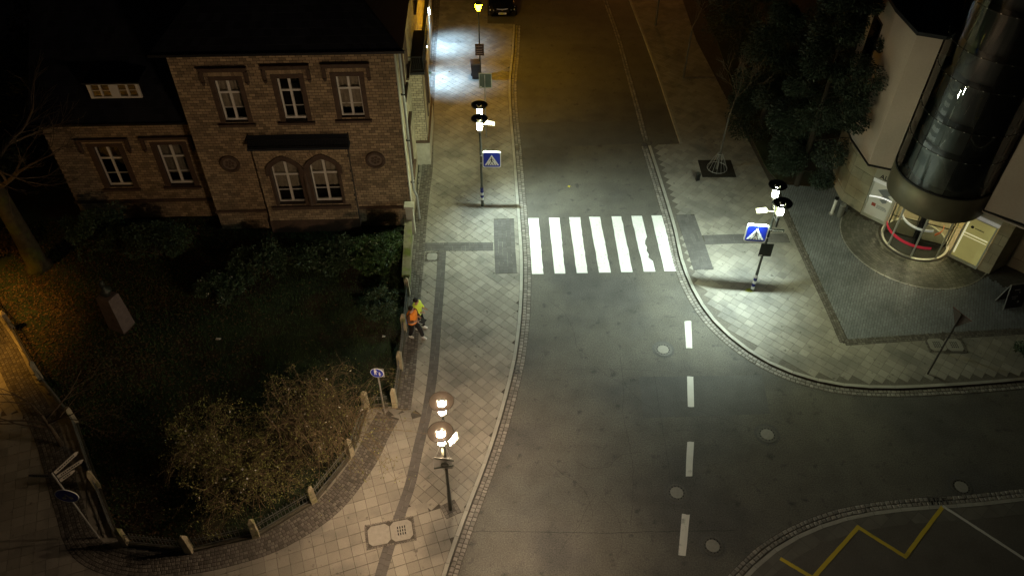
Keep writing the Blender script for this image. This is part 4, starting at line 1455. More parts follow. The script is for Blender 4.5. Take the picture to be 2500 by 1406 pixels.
for k in range(npane):
    a = sa+2*PI*k/npane
    MB().obox(((RC-.03)*math.cos(a), (RC-.03)*math.sin(a), (zs_[0]+zs_[-1])/2), (.05, .02, zs_[-1]-zs_[0]), a).build('mullion', iron_black, tower)
MB().lathe([(RC-.5, 4.0), (RC-.5, zs_[-1])], 48).build('dark_lining', M('stair_lining', (.10, .12, .125), .6, noise=(.8, .3)), tower)
for i in range(1, len(zs_)-1):
    MB().lathe([(RC-.5, zs_[i]-.06), (RC-.06, zs_[i]-.06), (RC-.06, zs_[i]-.02), (RC-.5, zs_[i]-.02)], 48).build('landing_edge', M('landing_grey', (.16, .17, .17), .7), tower)
# ---- lobby: floor, walls, ceiling with a lamp
cream = M('lobby_cream', (.55, .47, .28), .8, noise=(2, .08))
lob = MB().box(-3.3, 3.4, .35, 4.5, -.02, .0).build('lobby_floor', M('lobby_floor', (.16, .14, .11), .35, noise=(3, .15), spec=.5), tower)
MB().box(-3.3, 3.4, 2.3, 2.5, 0, 2.7).build('lobby_wall', cream, tower)
MB().box(-3.4, -3.3, .35, 4.5, 0, 2.7).build('lobby_wall', cream, tower)
MB().box(3.4, 3.5, 1.35, 4.5, 0, 2.7).build('lobby_wall', cream, tower)
MB().prism([(-3.3, .3), (-1.6, .3), (-1.6, 1.5), (1.7, 1.5), (1.7, .3), (3.4, .3), (3.4, 4.5), (-3.3, 4.5)], 2.7, 2.75).build('lobby_ceiling', cream, tower)
warm_in = glow_mat('lobby_lamp', (1.0, .86, .45), 90)
for x in (-1.9, 0, 1.9):
    MB().box(x-.35, x+.35, 1.65, 1.95, 2.64, 2.695).build('ceiling_light', warm_in, tower)
# ---- door panels left and right
def door_panel(x0, x1, z1, name):
    fr = MB(); w = .07
    fr.box(x0, x0+w, -.05, .08, 0, z1); fr.box(x1-w, x1, -.05, .08, 0, z1)
    fr.box(x0+w, x1-w, -.05, .08, 0, .14); fr.box(x0+w, x1-w, -.05, .08, z1-w, z1)
    o = fr.build(name, M('pale_door_frame', (.50, .50, .42), .5, metal=.1), tower)
    return o
dl = door_panel(-2.72, -1.5, 2.2, 'glazed_side_panel')
MB().box(-2.65, -1.57, .0, .012, .14, 2.13).build('backlit_board', M('grey_backlit_board', (.5, .5, .42), .5, emit=((.95, .95, .72), .085)), dl)
MB().box(-2.72, -1.5, -.07, -.052, 2.02, 2.20).build('light_bar', M('pale_bar', (.7, .7, .66), .5, emit=((1, 1, .92), .12)), dl)
gd = M('poster_grey', (.22, .24, .25), .6)
for cx_, cz_, s_ in ((-2.02, 1.62, .32), (-1.85, 1.36, .24), (-1.95, 1.15, .18)):
    MB().slab([(cx_-s_*1.1, cz_), (cx_, cz_-s_*.7), (cx_+s_*1.0, cz_), (cx_, cz_+s_*.7)], -.006-.001*s_, -.002).build('diamond_motif', gd, dl)
arcm = M('reflected_arc', (.8, .8, .76), .4, emit=((1, 1, .92), .75))  # white reflection on the panel, put in as a glowing arc
pts = [(-2.64+1.05*k/14, 1.12+.20*math.sin(PI*.62*k/14)) for k in range(15)]
ring_strip([(x, z+.05) for x, z in pts], [(x, z-.02) for x, z in pts], -.014, -.009).build('reflected_arc', arcm, dl)
MB().box(-2.42, -2.22, -.012, -.004, .70, .88).build('red_square', M('poster_red', (.30, .07, .04), .6, emit=((.6, .1, .05), .05)), dl)
for r_ in range(3):
    x = -2.16
    while x < -1.72:
        w = rng.uniform(.03, .06)
        MB().box(x, x+w, -.012, -.004, .84-r_*.07-.035, .84-r_*.07).build('lettering', gd, dl)
        x += w+.014
def text3(body, size, mat, parent, loc, rot, name='lettering', depth=.004, align='LEFT'):
    cu = bpy.data.curves.new(name, 'FONT')
    cu.body = body; cu.size = size; cu.extrude = depth; cu.align_x = align; cu.resolution_u = 2
    tmp = bpy.data.objects.new(name, cu); COL.objects.link(tmp)
    dg = bpy.context.evaluated_depsgraph_get()
    me = bpy.data.meshes.new_from_object(tmp.evaluated_get(dg))
    bpy.data.objects.remove(tmp)
    me.materials.clear(); me.materials.append(mat)
    o = bpy.data.objects.new(name, me); COL.objects.link(o)
    o.parent = parent; o.location = loc; o.rotation_euler = rot
    return o
text3('ALB', .33, sign_black, tower, (-2.50, -.045, 2.27), (PI/2, 0, 0), depth=.012)
dr = door_panel(1.62, 2.92, 2.45, 'glazed_side_panel')
MB().box(1.69, 2.85, .0, .012, .14, 2.38).build('backlit_board', M('yellow_backlit_board', (.45, .42, .18), .5, emit=((.85, .75, .25), .17), noise=(1.5, .15)), dr)
MB().box(1.75, 2.95, -.10, -.052, 2.46, 2.62).build('light_bar', MATS['pale_bar'], dr)
for z, w in ((1.50, .05), (1.36, .03)):
    MB().box(1.74, 2.80, -.012, -.004, z, z+w).build('glowing_strip', M('yellow_strip', (.7, .65, .4), .5, emit=((1, .95, .6), .5)), dr)
MB().box(1.72, 1.79, -.011, -.004, .3, 2.3).build('glowing_strip', MATS['yellow_strip'], dr)
MB().lathe([(.0001, .012), (.07, .012), (.07, 0)], 14).xform(Matrix.Translation((1.98, -.001, 1.92)) @ Matrix.Rotation(PI/2, 4, 'X')).build('round_logo', iron_black, dr)
x = 2.10
while x < 2.48:
    w = rng.uniform(.025, .045); MB().box(x, x+w, -.010, -.004, 1.885, 1.885+rng.choice([.05, .07])).build('lettering', iron_black, dr); x += w+.012
# ---- revolving door
RD = 1.44
rev = thing('revolving_door', 'round glass revolving door with red and white bands below the glass cylinder', 'revolving door', (TC[0], TC[1], PZ), TRZ)
MB().lathe([(.0001, .003), (RD+.02, .004), (RD+.02, 0)], 40).build('door_mat', M('door_mat', (.05, .052, .045), .9, noise=(20, .3)), rev)
MB().lathe([(RD-.03, .004), (RD-.03, .04), (RD+.07, .04), (RD+.07, 0)], 56).build('floor_ring', steel, rev)
MB().lathe([(RD-.05, 2.45), (RD+.05, 2.45), (RD+.05, 2.70), (RD-.05, 2.70)], 56).build('head_ring', steel, rev)
pale_al = M('pale_aluminium', (.5, .5, .46), .4, metal=.3)
for a in (-155, -118, -72, -25, 25, 155):
    t_ = math.radians(a)
    MB().obox((RD*math.cos(t_), RD*math.sin(t_), 1.25), (.06, .07, 2.44), t_).build('post', pale_al, rev)
for a0, a1 in ((-155, -118), (-72, -25), (-118, -72)):
    t0, t1 = math.radians(a0+2), math.radians(a1-2)
    MB().lathe([(RD-.01, .05), (RD-.01, 2.44)], 8, (0, 0, 0), t0, t1).build('curved_pane', glass_clear, rev, smooth=True)
red_m = M('red_band', (.60, .03, .06), .5, emit=((.9, .05, .1), .10))
wht_m = M('white_band', (.75, .75, .72), .5, emit=((1, 1, .95), .15))
MB().lathe([(RD+.01, .62), (RD+.01, .76), (RD-.005, .76), (RD-.005, .62)], 26, (0, 0, 0), math.radians(-165), math.radians(-45)).build('red_band', red_m, rev)
MB().lathe([(RD-.5, 1.22), (RD-.5, 1.33), (RD-.52, 1.33), (RD-.52, 1.22)], 24, (0, 0, 0), math.radians(-150), math.radians(-40)).build('white_band', wht_m, rev)
MB().lathe([(RD-.5, .98), (RD-.5, 1.10), (RD-.52, 1.10), (RD-.52, .98)], 12, (0, 0, 0), math.radians(-30), math.radians(25)).build('orange_band', M('orange_band', (.6, .14, .04), .5, emit=((.9, .2, .05), .12)), rev)
MB().tube((0, 0, .02), (0, 0, 2.45), .055, .055, 12).build('centre_post', iron_black, rev)
for k in range(4):
    a = math.radians(20+90*k)
    R_ = Matrix.Rotation(a, 4, 'Z')
    wf = MB()
    wf.box(.06, RD-.1, -.02, .02, .03, .11); wf.box(.06, RD-.1, -.02, .02, 2.33, 2.42)
    wf.box(.06, .11, -.02, .02, .11, 2.33); wf.box(RD-.15, RD-.1, -.02, .02, .11, 2.33)
    wf.box(.11, RD-.15, -.018, .018, 1.0, 1.05)
    w_ = wf.xform(R_).build('door_wing', iron_black, rev)
    MB().box(.11, RD-.15, -.004, .004, .11, 1.0).xform(R_).build('pane', glass_clear, w_)
    MB().box(.11, RD-.15, -.004, .004, 1.05, 2.33).xform(R_).build('pane', glass_clear, w_)
bpy.context.view_layer.update()
for x, y in ((-.3, -.5), (.3, -.6)):
    q_ = rev.matrix_world @ Vector((x, y, 2.40)); q2 = rev.matrix_world @ Vector((x*2.2, -2.2, 0))
    add_spot('door_downlight', tuple(q_), tuple(q2), 60, (1, .93, .6), 90, .6, .05)
for x, y in ((-.5, -.7), (.1, -.9)):
    MB().lathe([(.0001, 2.69), (.09, 2.69), (.09, 2.715)], 14, (x, y, 0)).build('downlight', glow_mat('downlight_glow', (1, .93, .65), 8), rev)

# ================================================================ STREET LAMPS
def globe_mat(key, col, e):
    return glow_mat(key, col, e)
def twin_lamp(loc, label, key, col, e, shade, w_down, ydir=0.0, gap=(.56, -.56), cat='street lamp'):
    t = thing('street_lamp', label, cat, loc, ydir, 'twin-headed street lamps')
    bpy.context.view_layer.update()
    MB().tube((0, 0, 0), (0, 0, 1.2), .075, .065, 14).build('pole_foot', pole_dark, t)
    MB().tube((0, 0, 1.2), (0, 0, 4.85), .055, .045, 14).build('pole', pole_dark, t)
    MB().lathe([(.0001, 4.92), (.05, 4.9), (.055, 4.85)], 12).build('pole_cap', pole_dark, t)
    for s_, g in zip((1, -1), gap):
        a = MB()
        a.path([(0, 0, 4.45), (0, g*.5, 4.50), (0, g, 4.42)], [.03, .028, .026], 8)
        a.path([(0, 0, 4.20), (0, g*.6, 4.30), (0, g, 4.34)], [.018, .016, .016], 6)
        arm = a.build('arm', steel, t)
        MB().tube((0, g, 4.15), (0, g, 4.62), .045, .045, 10).build('holder', pole_dark, arm)
        hd = MB().lathe([(.045, 4.62), (.08, 4.70), (.12, 4.76), (.12, 4.795), (.0001, 4.795)], 20, (0, g, 0)).build('lamp_head', steel, t)
        gz = .09 if shade is shade_white else 0
        MB().lathe([(.10, 4.80), (.12, 4.87), (.12, 5.08+gz), (.095, 5.17+gz), (.0001, 5.19+gz)], 20, (0, g, 0)).build('lamp_glass', globe_mat(key, col, e), hd, smooth=True)
        for k in range(3):
            q = 2*PI*k/3+.5
            MB().tube((.14*math.cos(q), g+.14*math.sin(q), 4.74), (.16*math.cos(q), g+.16*math.sin(q), 5.31), .007, .007, 5).build('rod', iron_black, hd)
        sp = t.matrix_world @ Vector((0, g, 5.285 if shade is shade_white else 5.27))
        if shade is shade_white:
            s2 = t.matrix_world @ Vector((0, g+.13*s_, 4.60))
            add_spot('added_fill_spot', tuple(s2), (s2.x, s2.y, 0), w_down*.13, col, 124, 1.0, .08)  # fill spot added below the bowl, where the lamp has no reflector
        add_spot('reflector_lamp', tuple(sp), (sp.x, sp.y, 0), w_down, col, 118 if shade is shade_white else 142, .95, .09)
        MB().lathe([(.17, 5.30), (.375, 5.35), (.392, 5.347), (.389, 5.335), (.375, 5.338)] if shade is shade_white else [(.125, 5.29), (.125, 5.31), (.36, 5.365), (.375, 5.36), (.372, 5.345), (.36, 5.335), (.125, 5.29)], 40, (0, g, 0)).build('lamp_shade', shade, hd, smooth=False)
        ck = .3 if shade is shade_white else 1.0
        MB().lathe([(.0001, 5.40), (.06*ck, 5.39), (.10*ck, 5.35), (.10*ck, 5.34), (.0001, 5.335)], 20, (0, g, 0)).build('shade_cap', iron_black, hd)
        for k in range(3):
            q = 2*PI*k/3+1.2
            MB().tube((.09*math.cos(q), g+.09*math.sin(q), 5.345), (.14*math.cos(q), g+.14*math.sin(q), 5.315), .006, .006, 4).build('strut', iron_black, hd)
    return t
shade_black = M('shade_black_enamel', (.012, .012, .012), .35, spec=.5)
shade_white = translucent_mat('milky_shade', (.030, .026, .022))
HEAD_COL = (.93, 1.0, .60); WARM_COL = (1.0, .70, .44); FLOOD_COL = (.80, 1.0, .92)
L1 = (-1.46, 31.16, PZ); L2 = (10.59, 25.22, PZ); L3 = (-2.13, 14.48, PZ)
lamp1 = twin_lamp(L1, 'street lamp above the crossing on the left pavement, zebra sign on its right side', 'street_lamp_glow', HEAD_COL, E_HEAD, shade_black, W_HEAD, .03)
lamp2 = twin_lamp(L2, 'street lamp on the right pavement, zebra sign on its left and street name plate', 'street_lamp_glow', HEAD_COL, E_HEAD, shade_black, W_HEAD, -.05)
lamp3 = twin_lamp(L3, 'nearest street lamp with glowing milky disc shades, on the left pavement', 'near_lamp_glow', WARM_COL, E_HEAD_WARM, shade_white, W_HEAD_WARM, .04)

def bands(t, z0, cols, w=.15, r=.078):
    for k, m_ in enumerate(cols):
        MB().tube((0, 0, z0+k*w), (0, 0, z0+(k+1)*w-.002), r, r, 14).build('painted_band', m_, t)
band_blue = M('band_blue', (.01, .015, .15), .5)
bands(lamp1, .38, [sign_white, band_blue, sign_white, band_blue, band_blue])
bands(lamp2, .12, [sign_white, band_blue, sign_white, band_blue, sign_white], .17)
# moss tuft at the foot of lamp 2
m = MB(); r = random.Random(4)
for k in range(260):
    a = r.uniform(0, 2*PI); q = r.uniform(0, .19)
    c_ = Vector((-.12+q*math.cos(a), -.02+q*.6*math.sin(a), .01)); w_ = Vector((r.uniform(-.012, .012), r.uniform(-.012, .012), 0))
    m.add([c_-w_, c_+w_, c_+Vector((r.uniform(-.03, .03), r.uniform(-.03, .03), r.uniform(.03, .09)))], [(0, 1, 2)])
tag(m.build('moss_tuft', M('yellow_moss', (.32, .34, .03), .8, piece=.3), loc=L2), 'yellow-green tuft of moss at the foot of the right street lamp', 'moss', kind='stuff')

def flood(t, off, z, target, ang, watt=W_FLOOD, yawl=0.0, tilt=.3):
    """small crossing floodlight on a stub arm"""
    d = Vector(off)
    MB().path([(0, 0, z-.1), (d.x*.6, d.y*.6, z), (d.x, d.y, z)], .02, 6).build('flood_arm', steel, t)
    R_ = Matrix.Translation((d.x, d.y, z+.05)) @ Matrix.Rotation(yawl, 4, 'Z') @ Matrix.Rotation(tilt, 4, 'Y')
    b_ = MB().box(-.21, .21, -.12, .12, -.02, .045).xform(R_).build('floodlight', M('white_lamp_housing', (.75, .76, .72), .45), t)
    MB().box(-.17, .17, -.09, .09, -.03, -.022).xform(R_).build('flood_lens', glow_mat('flood_lens', FLOOD_COL, 40), b_)
    bpy.context.view_layer.update()
    w = t.matrix_world @ Vector((d.x, d.y, z-.02))
    add_spot('floodlight_lamp', tuple(w), target, watt, FLOOD_COL, ang, .85, .05)
flood(lamp1, (.46, -.05), 4.72, (2.6, 27.0, 0), 146, tilt=.2)
flood(lamp2, (-.60, -.15), 4.55, (7.6, 25.6, 0), 142, watt=W_FLOOD*1.2, tilt=-.2)
flood(lamp3, (.38, -.45), 4.72, (3.5, 14.0, 0), 130, watt=W_FLOOD*.10, yawl=.2, tilt=-.9)

def crossing_sign(t, x0, z0, size, name='crossing_sign', rz=0.0, parent_name=None):
    """blue square, white triangle, walking figure over stripes, facing the near side"""
    T = Matrix.Translation((x0, -.09, z0)) @ Matrix.Rotation(rz, 4, 'Z')
    s_ = size; c = s_*.09
    def rsq(m_, h):
        a, b_ = m_, h-m_
        k = c
        return [(a+k, a), (b_-k, a), (b_-k*.3, a+k*.3), (b_, a+k), (b_, b_-k), (b_-k*.3, b_-k*.3), (b_-k, b_), (a+k, b_), (a+k*.3, b_-k*.3), (a, b_-k), (a, a+k), (a+k*.3, a+k*.3)]
    o = MB().slab(rsq(0, s_), 0, .10).xform(T).build(name, sign_white, t)
    MB().slab(rsq(s_*.045, s_), -.004, -.0005).xform(T).build('blue_field', sign_blue, o)
    MB().slab([(s_*.10, s_*.15), (s_*.90, s_*.15), (s_*.5, s_*.84)], -.008, -.0045).xform(T).build('white_triangle', sign_white, o)
    k = M('sign_figure', (.02, .03, .03), .5)
    f = MB()
    def limb(a, b_, w):
        A_, B_ = Vector(a)*s_, Vector(b_)*s_; d_ = (B_-A_).normalized(); q = Vector((-d_.y, d_.x))*w*s_
        f.slab([tuple(A_-q), tuple(B_-q*.8), tuple(B_+q*.8), tuple(A_+q)], -.012, -.0085)
    limb((.485, .60), (.495, .42), .035); limb((.49, .44), (.41, .24), .022); limb((.50, .44), (.57, .34), .022); limb((.57, .34), (.60, .23), .02)
    limb((.48, .585), (.40, .50), .014); limb((.40, .50), (.37, .43), .012); limb((.50, .585), (.58, .52), .014); limb((.58, .52), (.61, .45), .012)
    f.slab([(s_*(.487+.032*math.cos(a*.6283)), s_*(.655+.032*math.sin(a*.6283))) for a in range(10)], -.012, -.0085)
    f.xform(T).build('walking_figure', k, o)
    for i in range(5):
        x = .20+.135*i; lean = (i-2)*-.03
        MB().slab([(s_*x, s_*.17), (s_*(x+.06), s_*.17), (s_*(x+.055+lean), s_*.25), (s_*(x+.005+lean), s_*.25)], -.0118, -.0087).xform(T).build('sign_stripe', k, o)
    for z in (.25, .75):
        MB().box(-.12 if x0 >= 0 else s_-.02, .02 if x0 >= 0 else s_+.12, .03, .06, s_*z-.02, s_*z+.02).xform(T).build('bracket', steel, o)
    return o
crossing_sign(lamp1, .08, 2.36, .86, rz=-.04)
crossing_sign(lamp2, -.98, 2.92, .88, rz=-.06)
# street name plate and dark square plate on lamp 2
np_ = MB().box(.06, .58, -.02, .0, 3.42, 3.55).build('street_name_plate', M('name_plate_dark', (.02, .03, .03), .5), lamp2)
text3('B\u00e4ckerweg', .105, sign_white, np_, (.085, -.022, 3.452), (PI/2, 0, 0), depth=.002)
pl_ = MB().box(-.20, .32, -.09, -.06, 2.12, 2.80).build('dark_plate', M('plate_dark_green', (.018, .022, .018), .5), lamp2)
MB().box(-.17, -.04, -.093, -.0905, 2.15, 2.19).build('white_sticker', sign_white, pl_)
# bracketed grey plates on the near lamp, seen from behind
T = Matrix.Translation((-.08, -.12, 3.05))
pb = MB().slab([(-.30, -.28), (.30, -.36), (.30, .22), (-.30, .30)], 0, .02).xform(T).build('sign_back', alu_grey, lamp3)
MB().slab([(-.30, -.30), (.34, -.16), (.34, -.10), (-.30, -.24)], -.03, -.002).xform(T).build('bracket', pole_dark, pb)
MB().slab([(-.28, .30), (.36, .10), (.36, .16), (-.28, .36)], -.03, -.002).xform(T).build('bracket', pole_dark, pb)
MB().lathe([(.09, 0), (.13, 0), (.13, .03), (.09, .03)], 18).xform(T @ Matrix.Translation((.06, -.02, -.05)) @ Matrix.Rotation(PI/2, 4, 'X')).build('ring_clamp', pole_dark, pb)
MB().path([(-.02, -.02, 4.1), (-.30, -.10, 3.36)], .012, 5).build('stay_wire', steel, lamp3)
MB().path([(.0, -.02, 4.1), (.16, -.10, 3.26)], .010, 5).build('stay_wire', steel, lamp3)
# planted-in square of setts at its foot
c_ = L3
st = thing('tree_pit_frame', 'small square of dark setts at the foot of the nearest street lamp', 'paving', (c_[0], c_[1], PZ+.003), .5)
MB().box(-.28, .28, -.28, .28, 0, .006).build('sett_bed', mortar, st)
for i in range(4):
    for j in range(4):
        MB().box(-.27+i*.138, -.27+i*.138+.12, -.27+j*.138, -.27+j*.138+.12, .006, .016+rng.uniform(-.003, .003)).build('sett', small_cobble, st)

# ---- old yellow lantern up the street
def lantern(u=None, v=None, label='', loc=None, e=E_YELLOW, key='sodium_glow', col=(1.0, .50, .0012), h=4.35):
    c = G(u, v, PZ) if loc is None else Vector(loc)
    t = thing('street_lantern', label, 'street lamp', tuple(c))
    MB().tube((0, 0, 0), (0, 0, .9), .07, .06, 12).build('pole_foot', pole_dark, t)
    MB().tube((0, 0, .9), (0, 0, h-.25), .045, .035, 10).build('pole', pole_dark, t)
    MB().lathe([(.035, h-.27), (.09, h-.22), (.11, h-.18), (.0001, h-.18)], 14).build('lantern_base', pole_dark, t)
    MB().lathe([(.10, h-.175), (.17, h+.05), (.19, h+.22), (.0001, h+.225)], 16).build('lantern_glass', glow_mat(key, col, e), t)
    MB().lathe([(.24, h+.235), (.20, h+.28), (.08, h+.34), (.0001, h+.40)], 16).build('lantern_roof', pole_dark, t)
    return t
lant = lantern(1173, 187, 'glowing yellow street lantern at the top of the left pavement behind the bin')
po = MB().box(-.26, .26, -.10, -.07, 1.42, 2.15).build('poster_board', M('poster_dark', (.09, .06, .045), .7, second=((.22, .15, .12), 9, .60), noise=(14, .5)), lant)
for z in (1.52, 1.66, 1.80, 1.98):
    MB().box(-.19, .19-rng.uniform(0, .1), -.104, -.1005, z, z+.035).build('lettering', M('poster_letter', (.42, .30, .25), .7), po)
lantern(loc=(8.6, 66.0, 0), label='sodium street lantern just beyond the top edge, lighting the far bay orange', e=E_YELLOW*1.3, key='sodium_deep', col=(1.0, .36, .05), h=5.5)
lantern(loc=(-23.4, 22.3, 0), label='sodium street lantern just beyond the left edge, lighting the side path orange', e=E_YELLOW*.14, key='sodium_left', col=(1.0, .50, .06), h=4.6)
add_spot('lantern_reflector_lamp', (-23.4, 22.3, 5.3), (-23.4, 22.3, 0), 3000, (1.0, .44, .06), 104, 1.0, .12)

# ================================================================ SIGN POSTS
def post(t, h, r=.03, mat=None):
    MB().tube((0, 0, 0), (0, 0, h), r, r, 10).build('pole', mat or steel, t)
    MB().lathe([(.0001, h+.02), (r, h), ], 10).build('pole_cap', iron_black, t)
c = G(940, 1010, PZ)
t = thing('footpath_sign', 'round blue sign with white adult and child on a grey pole at the fence corner', 'sign', tuple(c), -.12)
post(t, 2.75)
RX = Matrix.Rotation(PI/2, 4, 'X')
def disc(t, z, r, y=-.05):
    T = Matrix.Translation((0, y, z)) @ RX
    o = MB().lathe([(.0001, .0), (r, 0), (r, -.02), (.0001, -.02)], 32).xform(T).build('sign_disc', sign_white, t)
    MB().lathe([(.0001, .004), (r*.93, .004), (r*.93, .0005)], 32).xform(T).build('blue_field', sign_blue, o)
    return o
d_ = disc(t, 2.50, .245)
def person_sym(o, x, z, s_, y=-.062):
    m_ = MB()
    m_.slab([(x+.13*s_*math.cos(a*.785), z+.75*s_+.13*s_*math.sin(a*.785)) for a in range(8)], y, y+.004)
    m_.slab([(x-.16*s_, z+.10*s_), (x+.16*s_, z+.10*s_), (x+.13*s_, z+.58*s_), (x-.13*s_, z+.58*s_)], y, y+.004)
    m_.slab([(x-.15*s_, z-.42*s_), (x-.05*s_, z-.42*s_), (x-.01*s_, z+.09*s_), (x-.13*s_, z+.09*s_)], y, y+.004)
    m_.slab([(x+.06*s_, z-.40*s_), (x+.16*s_, z-.40*s_), (x+.13*s_, z+.09*s_), (x+.01*s_, z+.09*s_)], y, y+.004)
    m_.slab([(x+.14*s_, z+.5*s_), (x+.30*s_, z+.12*s_), (x+.36*s_, z+.16*s_), (x+.2*s_, z+.56*s_)], y, y+.004)
    m_.build('white_figure', sign_white, o)
person_sym(d_, -.06, 2.52, .26)
person_sym(d_, .09, 2.43, .17)
MB().box(-.12, .24, .02, .035, 2.22, 2.68).build('grey_plate', alu_grey, t)

c = G(241, 1312, PZ)
t = thing('fingerpost', 'grey pole with three white direction arms above a round blue sign, bottom left corner', 'signpost', tuple(c))
post(t, 3.98, .032, M('dull_steel', (.3, .3, .28), .5, metal=.3))
for a, z, L_ in ((178, 3.78, .70), (62, 3.86, .85), (48, 3.66, .80), (50, 3.46, .45)):
    R_ = Matrix.Translation((0, 0, z)) @ Matrix.Rotation(math.radians(a), 4, 'Z')
    m_ = MB().slab([(.06, -.07), (L_, -.07), (L_+.1, 0), (L_, .07), (.06, .07)], -.012, .012).xform(R_)
    fa = m_.build('direction_arm', M('finger_white', (.30, .28, .24), .6), t)
    for sy in (-.0145, .0125):
        x = .16
        while x < L_-.08:
            w = rng.uniform(.03, .07)
            MB().box(x, x+w, sy, sy+.002, -.025, .03).xform(R_).build('lettering', sign_black, fa)
            x += w+.02
d_ = disc(t, 2.72, .36)
sy_ = MB()
for (a, b_) in (((-.12, -.1), .07), ((.1, -.1), .07)):
    sy_.slab([(a[0] if isinstance(a, tuple) else a, 0)]*0 or [(a[0]+b_*math.cos(q*.785), 2.72+a[1]+b_*math.sin(q*.785)) for q in range(8)], -.062, -.058)
sy_.slab([(-.12, 2.60), (.02, 2.76), (.0, 2.79), (-.15, 2.63)], -.062, -.058)
sy_.slab([(.12, 2.60), (.0, 2.85), (-.04, 2.84), (.08, 2.60)], -.062, -.058)
sy_.build('bicycle_symbol', M('sign_dull_white', (.4, .42, .42), .5), d_)

c = G(2265, 912, PZ)
t = thing('give_way_sign', 'tall dark pole with a triangular sign seen from behind, right of the corner paving', 'sign', tuple(c), math.radians(118))
post(t, 3.45, .035, M('dark_pole', (.05, .045, .04), .6))
MB().slab([(-.42, 3.42), (.42, 3.42), (0, 2.72)], -.06, -.045).build('sign_back', M('sign_back_dark', (.06, .052, .045), .6), t)
MB().slab([(-.42, 3.42), (.42, 3.42), (0, 2.72)], -.075, -.062).build('sign_face', M('sign_face_red', (.4, .05, .04), .5), t)
MB().box(-.03, .03, -.044, -.03, 2.4, 2.6).build('sticker', M('dark_sticker', (.03, .03, .03), .6), t)

c = G(1187, 335, PZ)
t = thing('sign_from_behind', 'grey framed back of a rectangular sign on a thin pole above the upper street lamp', 'sign', tuple(c))
post(t, 3.80, .028)
fr_ = MB(); x0, x1, z0, z1 = -.30, .36, 2.98, 3.82
for a in ((x0, x1, .06, .10, z0, z0+.035), (x0, x1, .06, .10, z1-.035, z1), (x0, x0+.035, .06, .10, z0+.035, z1-.035), (x1-.035, x1, .06, .10, z0+.035, z1-.035)):
    fr_.box(*a)
fo = fr_.build('sign_frame', M('pale_rim', (.45, .46, .42), .5), t)
MB().box(x0+.035, x1-.035, .07, .085, z0+.035, z1-.035).build('sign_back', M('green_grey_back', (.10, .12, .10), .6), fo)
MB().box(x0+.05, x0+.13, .062, .068, z0+.06, z0+.10).build('sticker', sign_white, fo)
# ================================================================ TREES AND SHRUBS
def leaf_mass(pts_fn, n, size, seed, aspect=.5):
    r = random.Random(seed); mb = MB()
    for _ in range(n):
        p, d = pts_fn(r)
        a = Vector((r.gauss(0, 1), r.gauss(0, 1), r.gauss(0, .7)))
        if d is not None: a = a*.45 + d
        a.normalize(); b_ = a.orthogonal().normalized()
        q = r.uniform(0, PI); b_ = (b_*math.cos(q) + a.cross(b_)*math.sin(q))
        s_ = size*r.uniform(.55, 1.4)
        p = Vector(p)
        mb.add([p, p+a*s_*.5+b_*s_*aspect*.5, p+a*s_, p+a*s_*.5-b_*s_*aspect*.5], [(0, 1, 2, 3)])
    return mb

def clump_fn(centres):
    def f(r):
        c, rad = centres[r.randrange(len(centres))]
        d = Vector((r.gauss(0, 1), r.gauss(0, 1), r.gauss(0, 1))).normalized()
        k = r.uniform(.55, 1.05)
        return (c[0]+d.x*rad*k, c[1]+d.y*rad*k, c[2]+d.z*rad*k*.8), d
    return f

def bare_branches(root, direction, length, radius, depth, seed, spread=.55, n_child=(2, 3), up=.12, minr=.004, sides=5):
    r = random.Random(seed); mb = MB(); tips = []
    def grow(p, d, L, rad, dep):
        n = 4 if dep > 1 else 3
        pts = [p]; q = p.copy(); dd = d.copy()
        for k in range(n):
            dd = (dd + Vector((r.gauss(0, .12), r.gauss(0, .12), r.gauss(0, .08)+up*.3))).normalized()
            q = q + dd*(L/n); pts.append(q.copy())
        rads = [max(minr, rad*(1-.45*k/n)) for k in range(n+1)]
        mb.path(pts, rads, sides if dep > 2 else 4 if dep > 1 else 3)
        if dep <= 0:
            tips.append(q); return
        for _ in range(r.randint(*n_child)):
            i = r.randint(max(1, n-2), n)
            ax = Vector((r.gauss(0, 1), r.gauss(0, 1), r.gauss(0, .6))).normalized()
            nd = (dd + ax*spread).normalized()
            grow(pts[i], nd, L*r.uniform(.62, .85), rads[i]*.68, dep-1)
        grow(q, (dd+Vector((r.gauss(0, .2), r.gauss(0, .2), up))).normalized(), L*.75, rads[-1]*.85, dep-1)
    grow(Vector(root), Vector(direction).normalized(), length, radius, depth)
    return mb, tips

